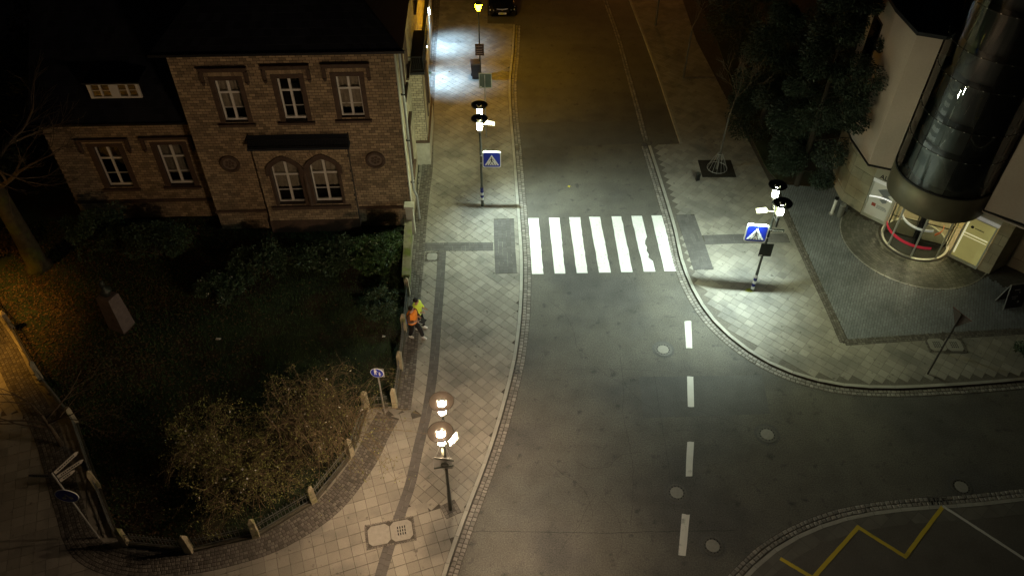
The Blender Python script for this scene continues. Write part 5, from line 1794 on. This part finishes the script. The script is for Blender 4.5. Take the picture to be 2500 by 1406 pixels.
# evergreen: crown of drooping sprays around a trunk
def evergreen(u, v, h, r_, label, n, seed, mat=leaf_dark, leaf=.17, name='evergreen_tree'):
    c = G(u, v, PZ)
    t = thing(name, label, 'tree', tuple(c))
    MB().path([(0, 0, 0), (.05, .03, h*.4), (0, 0, h*.9)], [.16, .11, .03], 8).build('trunk', M('dark_bark', (.03, .026, .02), .95), t)
    r = random.Random(seed); cs = []
    for k in range(70):
        z = h*(.10+.88*(k/70)); rr = r_*min(1, .55+z/h*1.6)*max(.08, (1-(z/h)**2.2))**.7
        a = r.uniform(0, 2*PI); q = rr*r.uniform(.35, 1.0)
        cs.append(((q*math.cos(a), q*math.sin(a), z), r.uniform(.28, .60)*(.6+.6*rr/r_)))
    def fn(rr):
        c_, rad = cs[rr.randrange(len(cs))]
        d = Vector((rr.gauss(0, 1), rr.gauss(0, 1), rr.gauss(0, .9))).normalized()
        k = rr.uniform(.5, 1.15)
        out = Vector((c_[0], c_[1], 0));
        if out.length > .01: out.normalize()
        return (c_[0]+d.x*rad*k*1.15, c_[1]+d.y*rad*k*1.15, c_[2]+d.z*rad*k), (d*.5+out*.8+Vector((0, 0, -.25)))
    tag(leaf_mass(fn, n, leaf, seed+1, .38).build('crown', mat, t), kind='stuff')
    br = MB()
    for (x, y, z), rad in cs[::2]:
        br.path([(0, 0, max(.2, z-.5)), (x*.5, y*.5, z-.15), (x, y, z)], [.03, .02, .008], 4)
    br.build('limbs', M('dark_bark', (.03, .026, .02), .95), t)
    return t
evergreen(1945, 452, 11.5, 2.9, 'large dense evergreen tree directly left of the beige building wall', 80000, 21, leaf=.13)
evergreen(1850, 330, 7.5, 2.3, 'smaller evergreen tree standing left of and behind the large one', 46000, 22, leaf=.13)
evergreen(2010, 250, 9.0, 2.6, 'evergreen tree at the top right between the large one and the slit window', 34000, 23, leaf=.13)
evergreen(1800, 130, 8.0, 2.2, 'evergreen tree farthest back along the planting bed', 24000, 24, leaf=.13)
leaf_red = M('reddish_leaf', (.10, .055, .045), .7, piece=.5)
# loose dry creeper among the evergreens
c = G(1905, 300, PZ)
t = thing('bare_shrub', 'pale leafless shrub between the two nearest evergreens', 'shrub', tuple(c))
m, tips = bare_branches((0, 0, 0), (.1, 0, 1), 2.3, .06, 4, 9, .6)
m.build('branches', twig, t)

# young bare trees in the pavement
def young_tree(u, v, label, h, seed, cage=False, group='young bare street trees'):
    c = G(u, v, PZ)
    t = thing('young_tree', label, 'tree', tuple(c), 0, group)
    MB().path([(0, 0, 0), (.02, .03, h*.5), (.05, 0, h)], [.075, .055, .04], 8).build('trunk', M('pale_bark', (.09, .085, .07), .85, noise=(8, .3), bump=(20, .4)), t)
    m, tips = bare_branches((.05, 0, h), (0, 0, 1), 1.1, .035, 4, seed, .75, (2, 3), .25, .004)
    m.build('crown', bark, t)
    if cage:
        MB().obox((0, 0, .004), (1.75, 1.5, .006), .0).build('pit_soil', M('pit_soil', (.02, .017, .012), .95, noise=(14, .5), bump=(30, .8)), t)
        k = MB()
        n = 14
        for i in range(n):
            a = 2*PI*i/n
            k.path([(.52*math.cos(a), .52*math.sin(a), .02), (.36*math.cos(a), .36*math.sin(a), .45), (.12*math.cos(a), .12*math.sin(a), .95)], .008, 4)
        k.lathe([(.50, .05), (.52, .05), (.52, .08), (.50, .08)], 24); k.lathe([(.11, .93), (.13, .93), (.13, .96), (.11, .96)], 16)
        k.build('wire_guard', steel, t)
    return t
young_tree(1750, 412, 'young bare tree with wire guard in a square pit on the right pavement', 3.1, 31, True)
young_tree(1668, 190, 'young bare tree farther up the right pavement in the dark', 3.0, 32)
young_tree(1600, 62, 'young bare tree near the top edge against the orange light', 3.0, 33)
# a small bin and thin stakes by the pit
c = G(1702, 440, PZ)
t = thing('ground_post', 'short dark wedge-shaped post left of the tree pit', 'bollard', tuple(c), .4)
MB().prism([(-.10, -.08), (.10, -.08), (.07, .08), (-.07, .08)], 0, .42).build('shaft', iron_black, t)
MB().prism([(-.11, -.09), (.11, -.09), (.08, .09), (-.08, .09)], .42, .45).build('cap', pole_dark, t)

# large bare tree at the left edge
c = G(98, 655, .12)
t = thing('large_tree', 'big leafless tree with a thick mossy trunk at the left edge of the garden', 'tree', tuple(c))
MB().path([(0, 0, -.05), (0, 0, .4), (-.02, .05, 2.2), (-.1, .1, 4.6), (-.2, .2, 6.5)], [.62, .44, .38, .34, .28], 14).build('trunk', M('mossy_bark', (.06, .05, .028), .95, noise=(5, .35), bump=(10, 1.0), second=((.07, .075, .02), 1.4, .55)), t, smooth=True)
m = MB()
for k, (d, L, sd) in enumerate((((-.4, .2, 1), 2.4, 1), ((.9, -.25, .50), 1.9, 2), ((-.2, -.9, .7), 2.2, 3), ((.55, .7, .6), 1.9, 4), ((-1, -.1, .4), 2.3, 5), ((.8, -.8, .45), 1.8, 6))):
    b_, _ = bare_branches((-.15, .15, 4.0+k*.4), d, L, .13, 4, 50+sd, .6, (2, 2), .08, .007)
    m.add(b_.v, b_.f)
m.build('crown', bark, t)
# dark branches reaching in at the lower left
c = G(150, 1085, .12)
t = thing('bare_tree', 'thin dark leafless tree at the lower left fence, branches over the side path', 'tree', tuple(c))
m = MB()
for k, (d, L, z) in enumerate((((-1, -.05, .25), 1.5, 1.4), ((-1, -.4, .2), 1.5, 1.1), ((-.8, .5, .5), 1.3, 1.6), ((.7, .6, .5), 1.2, 1.5), ((.9, .1, .5), 1.3, 1.3))):
    b_, _ = bare_branches((0, 0, z), d, L, .04, 3, 70+k, .55, (1, 2), .03, .006)
    m.add(b_.v, b_.f)
MB().path([(0, 0, -.05), (.03, 0, .9), (0, 0, 1.8)], [.09, .06, .045], 8).build('trunk', bark, t)
m.build('crown', bark, t)

# arching bushes in the lower garden
def arching_bush(u, v, n, h, sprd, label, seed, leaves, flowers=0, bias=(0, 0)):
    c = G(u, v, .14)
    t = thing('arching_bush', label, 'bush', tuple(c))
    r = random.Random(seed); m = MB(); tips = []
    for k in range(n):
        a = r.uniform(0, 2*PI); q = sprd*.42*math.sqrt(r.random()); a2 = r.uniform(0, 2*PI)
        p = Vector((q*math.cos(a2), q*math.sin(a2), -.03)); L = sprd*.8*r.uniform(.35, 1.0)
        dx, dy = math.cos(a)+bias[0]*r.random(), math.sin(a)+bias[1]*r.random()
        hh = h*r.uniform(.6, 1.05); pts = []
        w1, w2 = r.uniform(0, 6), r.uniform(0, 6)
        for i in range(9):
            s_ = i/8
            z = hh*math.sin(min(PI*.93, s_*PI*.80))**.8 if s_ > 0 else 0
            pts.append(p+Vector((dx*L*s_**1.15+.16*math.sin(w1+5*s_)*s_, dy*L*s_**1.15+.16*math.sin(w2+6*s_)*s_, z+.08*math.sin(w1+7*s_)*s_)))
        m.path(pts, [.014*(1-.85*i/8)+.002 for i in range(9)], 3)
        for i in range(3, 9):
            tips.append(pts[i])
            for _ in range(3):
                if r.random() < .85:
                    dd = Vector((r.gauss(0, 1), r.gauss(0, 1), r.gauss(-.1, .7))).normalized()*r.uniform(.2, .7)
                    e1 = pts[i]+dd*.5+Vector((r.gauss(0, .08), r.gauss(0, .08), .05)); e2 = pts[i]+dd
                    m.path([pts[i], e1, e2], [.005, .0035, .002], 3)
                    tips += [e1, e2]
    m.build('stems', twig, t)
    wts = [r.random()**3 for _ in range(40)]
    def fn(rr):
        while True:
            i = rr.randrange(len(tips))
            if rr.random() < .12+wts[(i*40)//len(tips)]: break
        p = tips[i]
        return (p.x+rr.gauss(0, .05), p.y+rr.gauss(0, .05), p.z+rr.gauss(0, .05)), None
    tag(leaf_mass(fn, leaves, .06, seed+3, .55).build('leaves', leaf_pale, t), kind='stuff')
    if flowers:
        tag(leaf_mass(fn, flowers, .075, seed+5, .9).build('seed_heads', flower_white, t), kind='stuff')
    return t
arching_bush(790, 1075, 150, 2.2, 3.2, 'tangled bush of pale arching twigs beside the curved fence, the best lit one', 91, 3000, 60, (.45, .25))
arching_bush(630, 1185, 100, 1.5, 2.9, 'dim leafy bush of arching twigs behind the middle of the curved fence', 92, 7500, 60)
arching_bush(520, 1130, 60, 1.8, 2.2, 'dark twiggy bush left of the leafy one in the lower garden', 93, 4500, 40)

# evergreen shrubs against the house
def shrub(u, v, rx, ry, h, n, label, seed, mat=shrub_leaf, leaf=.10, name='shrub', dots=0):
    c = G(u, v, .12)
    t = thing(name, label, 'shrub', tuple(c))
    r = random.Random(seed); cs = []
    for k in range(26):
        a = r.uniform(0, 2*PI); q = math.sqrt(r.random())*.8
        z = h*r.uniform(.25, .85)*(1-.35*q)
        cs.append(((rx*q*math.cos(a), ry*q*math.sin(a), z), r.uniform(.22, .42)*min(rx, h)*.8))
    tag(leaf_mass(clump_fn(cs), n, leaf, seed+1, .5).build('foliage', mat, t), kind='stuff')
    st_ = MB()
    for (x, y, z), rad in cs[::2]:
        st_.path([(x*.15, y*.15, -.05), (x*.5, y*.5, z*.5), (x, y, z)], [.03, .02, .008], 4)
    st_.build('stems', bark, t)
    if dots:
        tag(leaf_mass(clump_fn(cs), dots, .09, seed+2, .9).build('flower_heads', flower_white, t), kind='stuff')
    return t
leaf_green = M('glossy_green_leaf', (.05, .10, .03), .45, piece=.5, spec=.5)
shrub(925, 650, 1.3, 1.1, 2.1, 9000, 'rounded green shrub at the right corner of the house, lit by the street lamp', 101, leaf_green, .11, dots=0)
shrub(800, 645, 1.6, 1.1, 1.6, 7500, 'dark shrub in front of the arched windows', 102)
shrub(640, 670, 1.5, 1.1, 1.5, 7000, 'dark shrub below the left round medallion', 103)
shrub(545, 720, 1.1, .9, 1.1, 4500, 'low dark shrub dotted with faded white flower heads', 104, dots=70)
shrub(400, 620, 1.7, 1.2, 1.9, 7000, 'dark shrub at the inner corner between house and wing', 105)
shrub(255, 600, 1.6, 1.2, 2.6, 7000, 'tall dark shrub covering the left end of the wing wall', 106)
shrub(930, 760, .9, .9, 1.0, 3000, 'low dark shrub inside the fence beside the two people', 107)
shrub(20, 610, 1.2, 1.0, 1.2, 3500, 'brownish low shrub left of the big tree trunk', 108, leaf_litter)
shrub(2500, 862, .5, .5, .7, 900, 'small dark shrub tips at the right edge of the corner paving', 109)

# dark backdrop trees behind the wing, left
for (x, y, h, rr, sd, lb) in ((-26.5, 34.0, 11, 3.4, 121, 'dark evergreen left of the wing roof, nearest the left edge'), (-24.0, 41.0, 12, 3.6, 122, 'dark evergreen behind the wing at the top left')):
    u, v, _ = proj(x, y, 0)
    evergreen(u, v, h, rr, lb, 12000, sd, leaf=.22)

# ================================================================ PEOPLE
def skin_obj(name, nodes, edges, mat, parent, sub=2, root=0):
    me = bpy.data.meshes.new(name)
    me.from_pydata([n[:3] for n in nodes], edges, [])
    o = bpy.data.objects.new(name, me); COL.objects.link(o)
    md = o.modifiers.new('skin', 'SKIN'); md.use_smooth_shade = True
    sv = me.skin_vertices[0].data
    for i, n in enumerate(nodes):
        rx, ry = (n[3], n[4]) if len(n) > 4 else (n[3], n[3])
        sv[i].radius = (rx, ry); sv[i].use_root = (i == root)
    ss = o.modifiers.new('sub', 'SUBSURF'); ss.levels = sub; ss.render_levels = sub
    dg = bpy.context.evaluated_depsgraph_get()
    em = bpy.data.meshes.new_from_object(o.evaluated_get(dg))
    em.materials.clear(); em.materials.append(mat)
    em.polygons.foreach_set('use_smooth', [True]*len(em.polygons))
    bpy.data.objects.remove(o)
    r = bpy.data.objects.new(name, em); COL.objects.link(r)
    if parent: r.parent = parent
    return r

skin_m = M('skin', (.48, .30, .22), .6)
hair_m = M('dark_hair', (.015, .011, .008), .6)
trous = M('black_trousers', (.018, .016, .017), .8, noise=(20, .2))
shoe_w = M('white_shoe', (.75, .74, .72), .5)
sleeve_b = M('brown_sleeve', (.11, .055, .028), .85, noise=(25, .2))
vest_o = M('orange_vest', (.95, .30, .035), .7, noise=(12, .12))
vest_y = M('yellow_vest', (.75, .90, .09), .7, noise=(12, .15))
refl = M('reflective_strip', (.62, .55, .52), .35)
dark_cloth = M('dark_jacket', (.03, .028, .03), .85)

def person(loc, rz, label, vest, sleeve, H_=1.80, stride=.22, hold=None, lean=.0, hat=False):
    """person facing local +x"""
    t = thing('person', label, 'person', loc, rz)
    k = H_/1.8
    def S(l): return [tuple(x*k for x in n) for n in l]
    # joints: x forward, y left
    hipz, kneez, ank = .93, .50, .09
    fl, fr = (stride, .10), (-stride*.4, -.10)
    nodes = S([
        (0, 0, .95, .125, .15), (lean*.3, 0, 1.15, .11, .14), (lean*.6, 0, 1.33, .12, .165), (lean, 0, 1.45, .075, .11),
        (lean+.01, 0, 1.52, .05, .05), (lean+.02, 0, 1.60, .07, .075), (lean+.025, 0, 1.70, .092, .082), (lean+.015, 0, 1.77, .06, .06),
        # left leg 8.. right leg 11..
        (.02, .10, hipz-.04, .095, .095), (fl[0]*.6+.03, .105, kneez, .062, .062), (fl[0], fl[1], ank, .042, .042),
        (.0, -.10, hipz-.04, .095, .095), (fr[0]*.4+.04, -.10, kneez, .062, .062), (fr[0], fr[1], ank, .042, .042),
        # left arm 14.. right arm 18..
        (lean, .19, 1.42, .058, .058), (lean+.02, .25, 1.16, .044, .044), (lean+.25, .17, 1.13, .036, .036), (lean+.31, .15, 1.14, .034, .022),
        (lean, -.19, 1.42, .058, .058), (lean+.02, -.25, 1.16, .044, .044), (lean+.24, -.13, 1.17, .036, .036), (lean+.30, -.10, 1.19, .034, .022),
        (lean+.115, 0, 1.665, .018, .016),
    ])
    edges = [(0, 1), (1, 2), (2, 3), (3, 4), (4, 5), (5, 6), (6, 7), (0, 8), (8, 9), (9, 10), (0, 11), (11, 12), (12, 13),
             (3, 14), (14, 15), (15, 16), (16, 17), (3, 18), (18, 19), (19, 20), (20, 21), (6, 22)]
    body = skin_obj('body', nodes, edges, skin_m, t)
    # fingers, rooted in the palms
    for hx, hy, hz, sg in ((lean+.31, .15, 1.14, 1), (lean+.30, -.10, 1.19, -1)):
        for i in range(4):
            L = (.06, .07, .066, .052)[i]; y = hy+(i-1.5)*.018
            MB().path([Vector((hx, y, hz))*k, Vector((hx+.045, y, hz+.004))*k, Vector((hx+.045+L*.6, y, hz-.018))*k, Vector((hx+.045+L*.7, y, hz-.045))*k], [.009, .0085, .008, .006], 6).build('finger', skin_m, body, smooth=True)
        MB().path([Vector((hx-.01, hy-sg*.02, hz))*k, Vector((hx+.02, hy-sg*.052, hz+.01))*k, Vector((hx+.05, hy-sg*.055, hz+.0))*k], [.011, .010, .008], 6).build('thumb', skin_m, body, smooth=True)
    for sg in (-1, 1):
        MB().lathe([(.0001, -.012), (.011, 0), (.0001, .012)], 8, ((lean+.108)*k, sg*.032*k, 1.705*k)).build('eye', M('eye_dark', (.02, .02, .02), .3), body)
        MB().lathe([(.0001, -.03), (.016, -.01), (.016, .012), (.0001, .03)], 8, ((lean+.02)*k, sg*.088*k, 1.69*k)).build('ear', skin_m, body, smooth=True)
    MB().obox(((lean+.108)*k, 0, 1.635*k), (.012, .045, .010), 0.0).build('mouth', M('lip', (.35, .12, .10), .6), body)
    # clothes
    trn = S([(0, 0, .99, .17, .20), (0, 0, .90, .165, .195), (.02, .10, .84, .14, .14), (fl[0]*.6+.03, .105, kneez, .10, .10), (fl[0], fl[1], .12, .08, .08),
             (.0, -.10, .84, .14, .14), (fr[0]*.4+.04, -.10, kneez, .10, .10), (fr[0], fr[1], .12, .08, .08)])
    skin_obj('trousers', trn, [(0, 1), (1, 2), (2, 3), (3, 4), (1, 5), (5, 6), (6, 7)], trous, t)
    jn = S([(0, 0, .93, .15, .18), (lean*.3, 0, 1.15, .14, .17), (lean*.6, 0, 1.33, .14, .18), (lean, 0, 1.455, .09, .13),
            (lean, .25, 1.40, .085, .085), (lean+.02, .30, 1.16, .082, .082), (lean+.22, .20, 1.13, .060, .060),
            (lean, -.25, 1.40, .085, .085), (lean+.02, -.30, 1.16, .082, .082), (lean+.21, -.15, 1.165, .060, .060)])
    skin_obj('jacket', jn, [(0, 1), (1, 2), (2, 3), (3, 4), (4, 5), (5, 6), (3, 7), (7, 8), (8, 9)], sleeve, t)
    vn = S([(0, 0, .84, .215, .26), (0, 0, 1.0, .205, .255), (lean*.4, 0, 1.2, .20, .25), (lean*.7, 0, 1.36, .215, .30), (lean, 0, 1.47, .17, .27), (lean, 0, 1.51, .10, .14)])
    v_ = skin_obj('vest', vn, [(0, 1), (1, 2), (2, 3), (3, 4), (4, 5)], vest, t)
    MB().lathe([(.205*k, 0), (.205*k, .045*k)], 24).xform(Matrix.Translation((0, 0, 1.02*k)) @ Matrix.Diagonal((1.0, 1.2, 1, 1))).build('reflective_strip', refl, v_, smooth=True)
    # hair
    hn = S([(lean-.04, 0, 1.60, .10, .105), (lean-.015, 0, 1.71, .135, .125), (lean, 0, 1.78, .105, .10)])
    skin_obj('hair', hn, [(0, 1), (1, 2)], hair_m, t)
    # shoes
    for (x, y), nm in ((fl, 1), (fr, 2)):
        sn = S([(x-.06, y, .06, .065, .055), (x+.05, y, .055, .06, .055), (x+.18, y, .045, .05, .045)])
        skin_obj('shoe', sn, [(0, 1), (1, 2)], shoe_w, t)
    return t, k
c = G(1012, 822, PZ)
pt, pk = person(tuple(c), math.radians(-28), 'person in an orange safety vest and black trousers, one foot forward, nearer the camera', vest_o, sleeve_b, 1.82, .36)
c2 = G(1012, 822, PZ)
pt2, pk2 = person((c2.x+.16, c2.y+.47, PZ), math.radians(-18), 'person in a yellow safety vest standing half hidden behind the orange one', vest_y, vest_y, 1.80, .16)
c = Vector((G(992, 800, PZ).x, G(992, 800, PZ).y, PZ))
t = thing('shoulder_bag', 'blue bag standing by the fence behind the person in orange', 'bag', (c.x+.05, c.y+.12, PZ), .3)
bn = skin_obj('bag_body', [(-.12, 0, .18, .11, .15), (.12, 0, .18, .11, .15), (0, 0, .34, .10, .08)], [(0, 1), (0, 2)], M('bag_blue', (.02, .12, .55), .6), t)
MB().path([(-.12, 0, .36), (-.06, 0, .58), (.06, 0, .58), (.12, 0, .36)], .012, 6).build('handle', M('bag_strap', (.02, .04, .15), .7), t)
# dark clipboard-like things held by the two
hz = 1.17*pk
cb = thing('clipboard', 'dark clipboard with a white edge held by the person in orange', 'clipboard', tuple(Matrix.Translation(pt.location) @ Matrix.Rotation(pt.rotation_euler.z, 4, 'Z') @ Vector((.46, .02, hz-.02))), pt.rotation_euler.z)
MB().box(-.12, .14, -.16, .16, -.006, .006).build('board', M('clipboard_dark', (.02, .02, .02), .5), cb)
MB().box(-.11, .13, -.155, -.14, .0065, .010).build('paper_edge', sign_white, cb)
MB().box(-.10, -.07, -.04, .04, .0065, .016).build('clip', steel, cb)

# ================================================================ CAR
def car(loc, rz):
    """front faces local -y"""
    t = thing('parked_car', 'black parked car at the top edge, its front with a number plate facing the camera', 'car', loc, rz)
    paint = M('black_car_paint', (.006, .006, .007), .15, spec=.6, metal=.0)
    W = .92
    def section(y, w, z0, z1, zs, crown=.04):
        r_ = []
        for x, z in ((-w*.90, z0), (-w, z0+.12), (-w*1.0, zs), (-w*.93, z1-.04), (-w*.6, z1+crown*.6), (0, z1+crown), (w*.6, z1+crown*.6), (w*.93, z1-.04), (w, zs), (w, z0+.12), (w*.90, z0)):
            r_.append((x, y, z))
        return r_
    secs = [section(-2.16, W*.66, .32, .62, .48, .0), section(-2.10, W*.84, .24, .76, .5, .02), section(-1.90, W*.97, .20, .84, .55), section(-1.2, W, .20, .96, .6),
            section(-.75, W, .20, 1.02, .65), section(0.2, W, .20, 1.03, .65), section(1.6, W, .20, 1.05, .65), section(2.1, W*.94, .24, 1.0, .6), section(2.25, W*.80, .34, .85, .55)]
    m = MB(); vs = [p for s_ in secs for p in s_]; n = 11
    fs = [(i*n+k, i*n+(k+1) % n, (i+1)*n+(k+1) % n, (i+1)*n+k) for i in range(len(secs)-1) for k in range(n)]
    fs += [tuple(range(n)), tuple(range(len(vs)-1, len(vs)-n-1, -1))]
    b_ = m.add(vs, fs).build('body', paint, t, smooth=True)
    cab = [(-.95, .80, 1.00, .70), (-.25, .70, 1.44, .60), (.6, .70, 1.50, .60), (1.4, .68, 1.44, .58), (2.05, .74, 1.04, .66)]
    gm_ = M('car_glass', (.006, .007, .008), .05, spec=.8)
    g = MB(); vs = []
    for y, w, z, wt in cab:
        vs += [(-.84 if z > 1.1 else -w, y, 1.0), (-wt, y, z), (wt, y, z), (.84 if z > 1.1 else w, y, 1.0)]
    fs = [(i*4+k, i*4+k+1, (i+1)*4+k+1, (i+1)*4+k) for i in range(4) for k in range(3)] + [(0, 1, 2, 3), (19, 18, 17, 16)]
    g.add(vs, fs).build('windows', gm_, t)
    MB().prism([(-.58, -.22), (.58, -.22), (.58, 1.38), (-.58, 1.38)], 1.50, 1.53, .05).build('car_roof', paint, t)
    tyre = M('tyre', (.02, .02, .02), .9); rim = M('alloy', (.4, .4, .4), .3, metal=.8)
    for x in (-.86, .86):
        for y in (-1.35, 1.35):
            R_ = Matrix.Translation((x, y, .33)) @ Matrix.Rotation(PI/2, 4, 'Y')
            w_ = MB().lathe([(.20, -.11), (.32, -.11), (.335, -.06), (.335, .06), (.32, .11), (.20, .11), (.20, -.11)], 26).xform(R_).build('wheel', tyre, t)
            MB().lathe([(.0001, -.10), (.20, -.105), (.20, .105), (.0001, .10)], 16).xform(R_).build('rim', rim, w_)
    chrome = M('chrome', (.8, .8, .8), .15, metal=1.0)
    arc = [(x, -2.13+.33*(abs(x)/.86)**2.6, .745+.03*(abs(x)/.86)) for x in [-.86+1.72*i/20 for i in range(21)]]
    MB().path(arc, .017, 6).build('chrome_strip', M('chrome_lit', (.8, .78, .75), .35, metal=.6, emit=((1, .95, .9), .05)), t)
    gr_ = MB()
    for z in (.54, .60, .66): gr_.box(-.45, .45, -2.19, -2.10, z, z+.02)
    gr_.build('grille', iron_black, t)
    MB().lathe([(.0001, .01), (.06, .01), (.06, 0)], 18).xform(Matrix.Translation((0, -2.165, .70)) @ RX).build('badge', chrome, t)
    for s_ in (-1, 1):
        MB().obox((s_*.68, -2.02, .66), (.30, .12, .10), s_*.45).build('headlight', M('headlight_lens', (.5, .5, .5), .1, spec=.9), t)
        MB().obox((s_*.62, -2.10, .38), (.14, .06, .06), s_*.3).build('fog_light', MATS['headlight_lens'], t)
        MB().obox((s_*1.0, -.75, 1.05), (.18, .12, .12), 0.0).build('mirror', paint, t)
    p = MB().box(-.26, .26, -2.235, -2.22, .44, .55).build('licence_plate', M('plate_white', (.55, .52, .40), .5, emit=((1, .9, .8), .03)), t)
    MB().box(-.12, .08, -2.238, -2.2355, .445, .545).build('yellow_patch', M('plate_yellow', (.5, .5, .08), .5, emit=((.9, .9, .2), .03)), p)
    for k in range(7):
        x = -.22+k*.065
        MB().box(x, x+.035, -2.2405, -2.2385, .465, .525).build('character', sign_black, p)
c = G(1224, 52, 0)
car((c.x, c.y+2.25, .005), math.radians(1.9))

# ================================================================ STREET THINGS
# wheelie bin under the poster
c = G(1161, 190, PZ)
t = thing('wheelie_bin', 'dark wheeled bin standing below the poster on the lantern pole', 'bin', tuple(c), .12)
bd = M('bin_plastic', (.045, .042, .05), .5, noise=(5, .2))
def taper(z0, z1, a0, b0_, a1, b1_, x=0, y=0):
    def rr(a, b_, z): return [(x-a, y-b_, z), (x+a, y-b_, z), (x+a, y+b_, z), (x-a, y+b_, z)]
    return MB().add(rr(a0, b0_, z0)+rr(a1, b1_, z1), [(3, 2, 1, 0), (4, 5, 6, 7), (0, 1, 5, 4), (1, 2, 6, 5), (2, 3, 7, 6), (3, 0, 4, 7)])
taper(.05, .98, .21, .22, .27, .28).build('body', bd, t)
taper(.985, 1.07, .29, .31, .26, .27).build('lid', M('bin_lid', (.07, .065, .085), .4), t)
MB().tube((-.25, .33, 1.0), (.25, .33, 1.0), .018, .018, 8).build('handle', bd, t)
for s_ in (-1, 1):
    MB().tube((s_*.25, .22, .1), (s_*.20, .22, .1), .1, .1, 14).build('wheel', MATS['tyre'], t)

# steel ash bin and its darker neighbour beside the plaza wall
c = G(2030, 522, PZ)
t = thing('ash_bin', 'slim white standing ash bin at the edge of the dark setts', 'ash bin', tuple(c))
MB().tube((0, 0, 0), (0, 0, .04), .14, .14, 18).build('foot', steel, t)
MB().tube((0, 0, .04), (0, 0, .88), .075, .075, 18).build('tube', M('white_metal', (.7, .7, .66), .4), t)
MB().lathe([(.075, .885), (.095, .90), (.095, .99), (.0001, 1.0)], 18).build('head', iron_black, t)
c = G(2049, 528, PZ)
t = thing('litter_tube', 'grey round litter bin right beside the white ash bin', 'bin', tuple(c))
MB().tube((0, 0, 0), (0, 0, .66), .13, .13, 20).build('tube', M('grey_metal', (.22, .22, .20), .45, metal=.4), t)
MB().lathe([(.13, .662), (.145, .67), (.145, .72), (.09, .74), (.08, .68), (.0001, .66)], 20).build('rim', steel, t)

# dark A-board on the right
c = G(2462, 742, PZ)
t = thing('sandwich_board', 'dark folding sandwich board with pale frame edges at the right edge of the plaza', 'sign board', tuple(c), TRZ+.95)
bdm = M('board_black', (.02, .02, .022), .35, spec=.5, second=((.06, .06, .065), 7, .63))
for s_ in (-1, 1):
    R_ = Matrix.Rotation(s_*.22, 4, 'X')
    T = Matrix.Translation((0, s_*-.28, 0)) @ Matrix.Rotation(s_*-.22, 4, 'X')
    p = MB().box(-.42, .42, -.012, .012, .04, 1.22).xform(T).build('board', bdm, t)
    f = MB(); f.box(-.45, -.42, -.02, .02, .0, 1.26); f.box(.42, .45, -.02, .02, .0, 1.26); f.box(-.42, .42, -.02, .02, 1.222, 1.26)
    f.xform(T).build('board_frame', M('dull_alu', (.25, .25, .24), .4, metal=.5), t)
    if s_ == 1:
        for (x, z, w, h_) in ((-.2, .95, .25, .04), (.05, .8, .05, .07), (-.25, .62, .3, .03), (-.2, .52, .2, .03), (.1, .3, .08, .10)):
            MB().box(x, x+w, -.018, -.013, z, z+h_).xform(T).build('lettering', M('chalk', (.4, .4, .4), .8), p)

# electric-style pebble scatter: a few bits of litter in the lawn
for (u, v, s_, lb) in ((533, 828, .12, 'pale scrap of paper lying in the dark lawn below the shrubs'), (937, 822, .07, 'small white scrap just inside the street fence')):
    c = G(u, v, .22)
    m = MB().add([(-s_, -.03, 0), (s_*.8, -.05, .03), (s_, .04, .01), (-s_*.7, .06, .04), (0, .01, .05)], [(0, 1, 4), (1, 2, 4), (2, 3, 4), (3, 0, 4)])
    tag(m.build('paper_scrap', M('paper_scrap', (.55, .55, .5), .8), loc=tuple(c)), lb, 'litter')
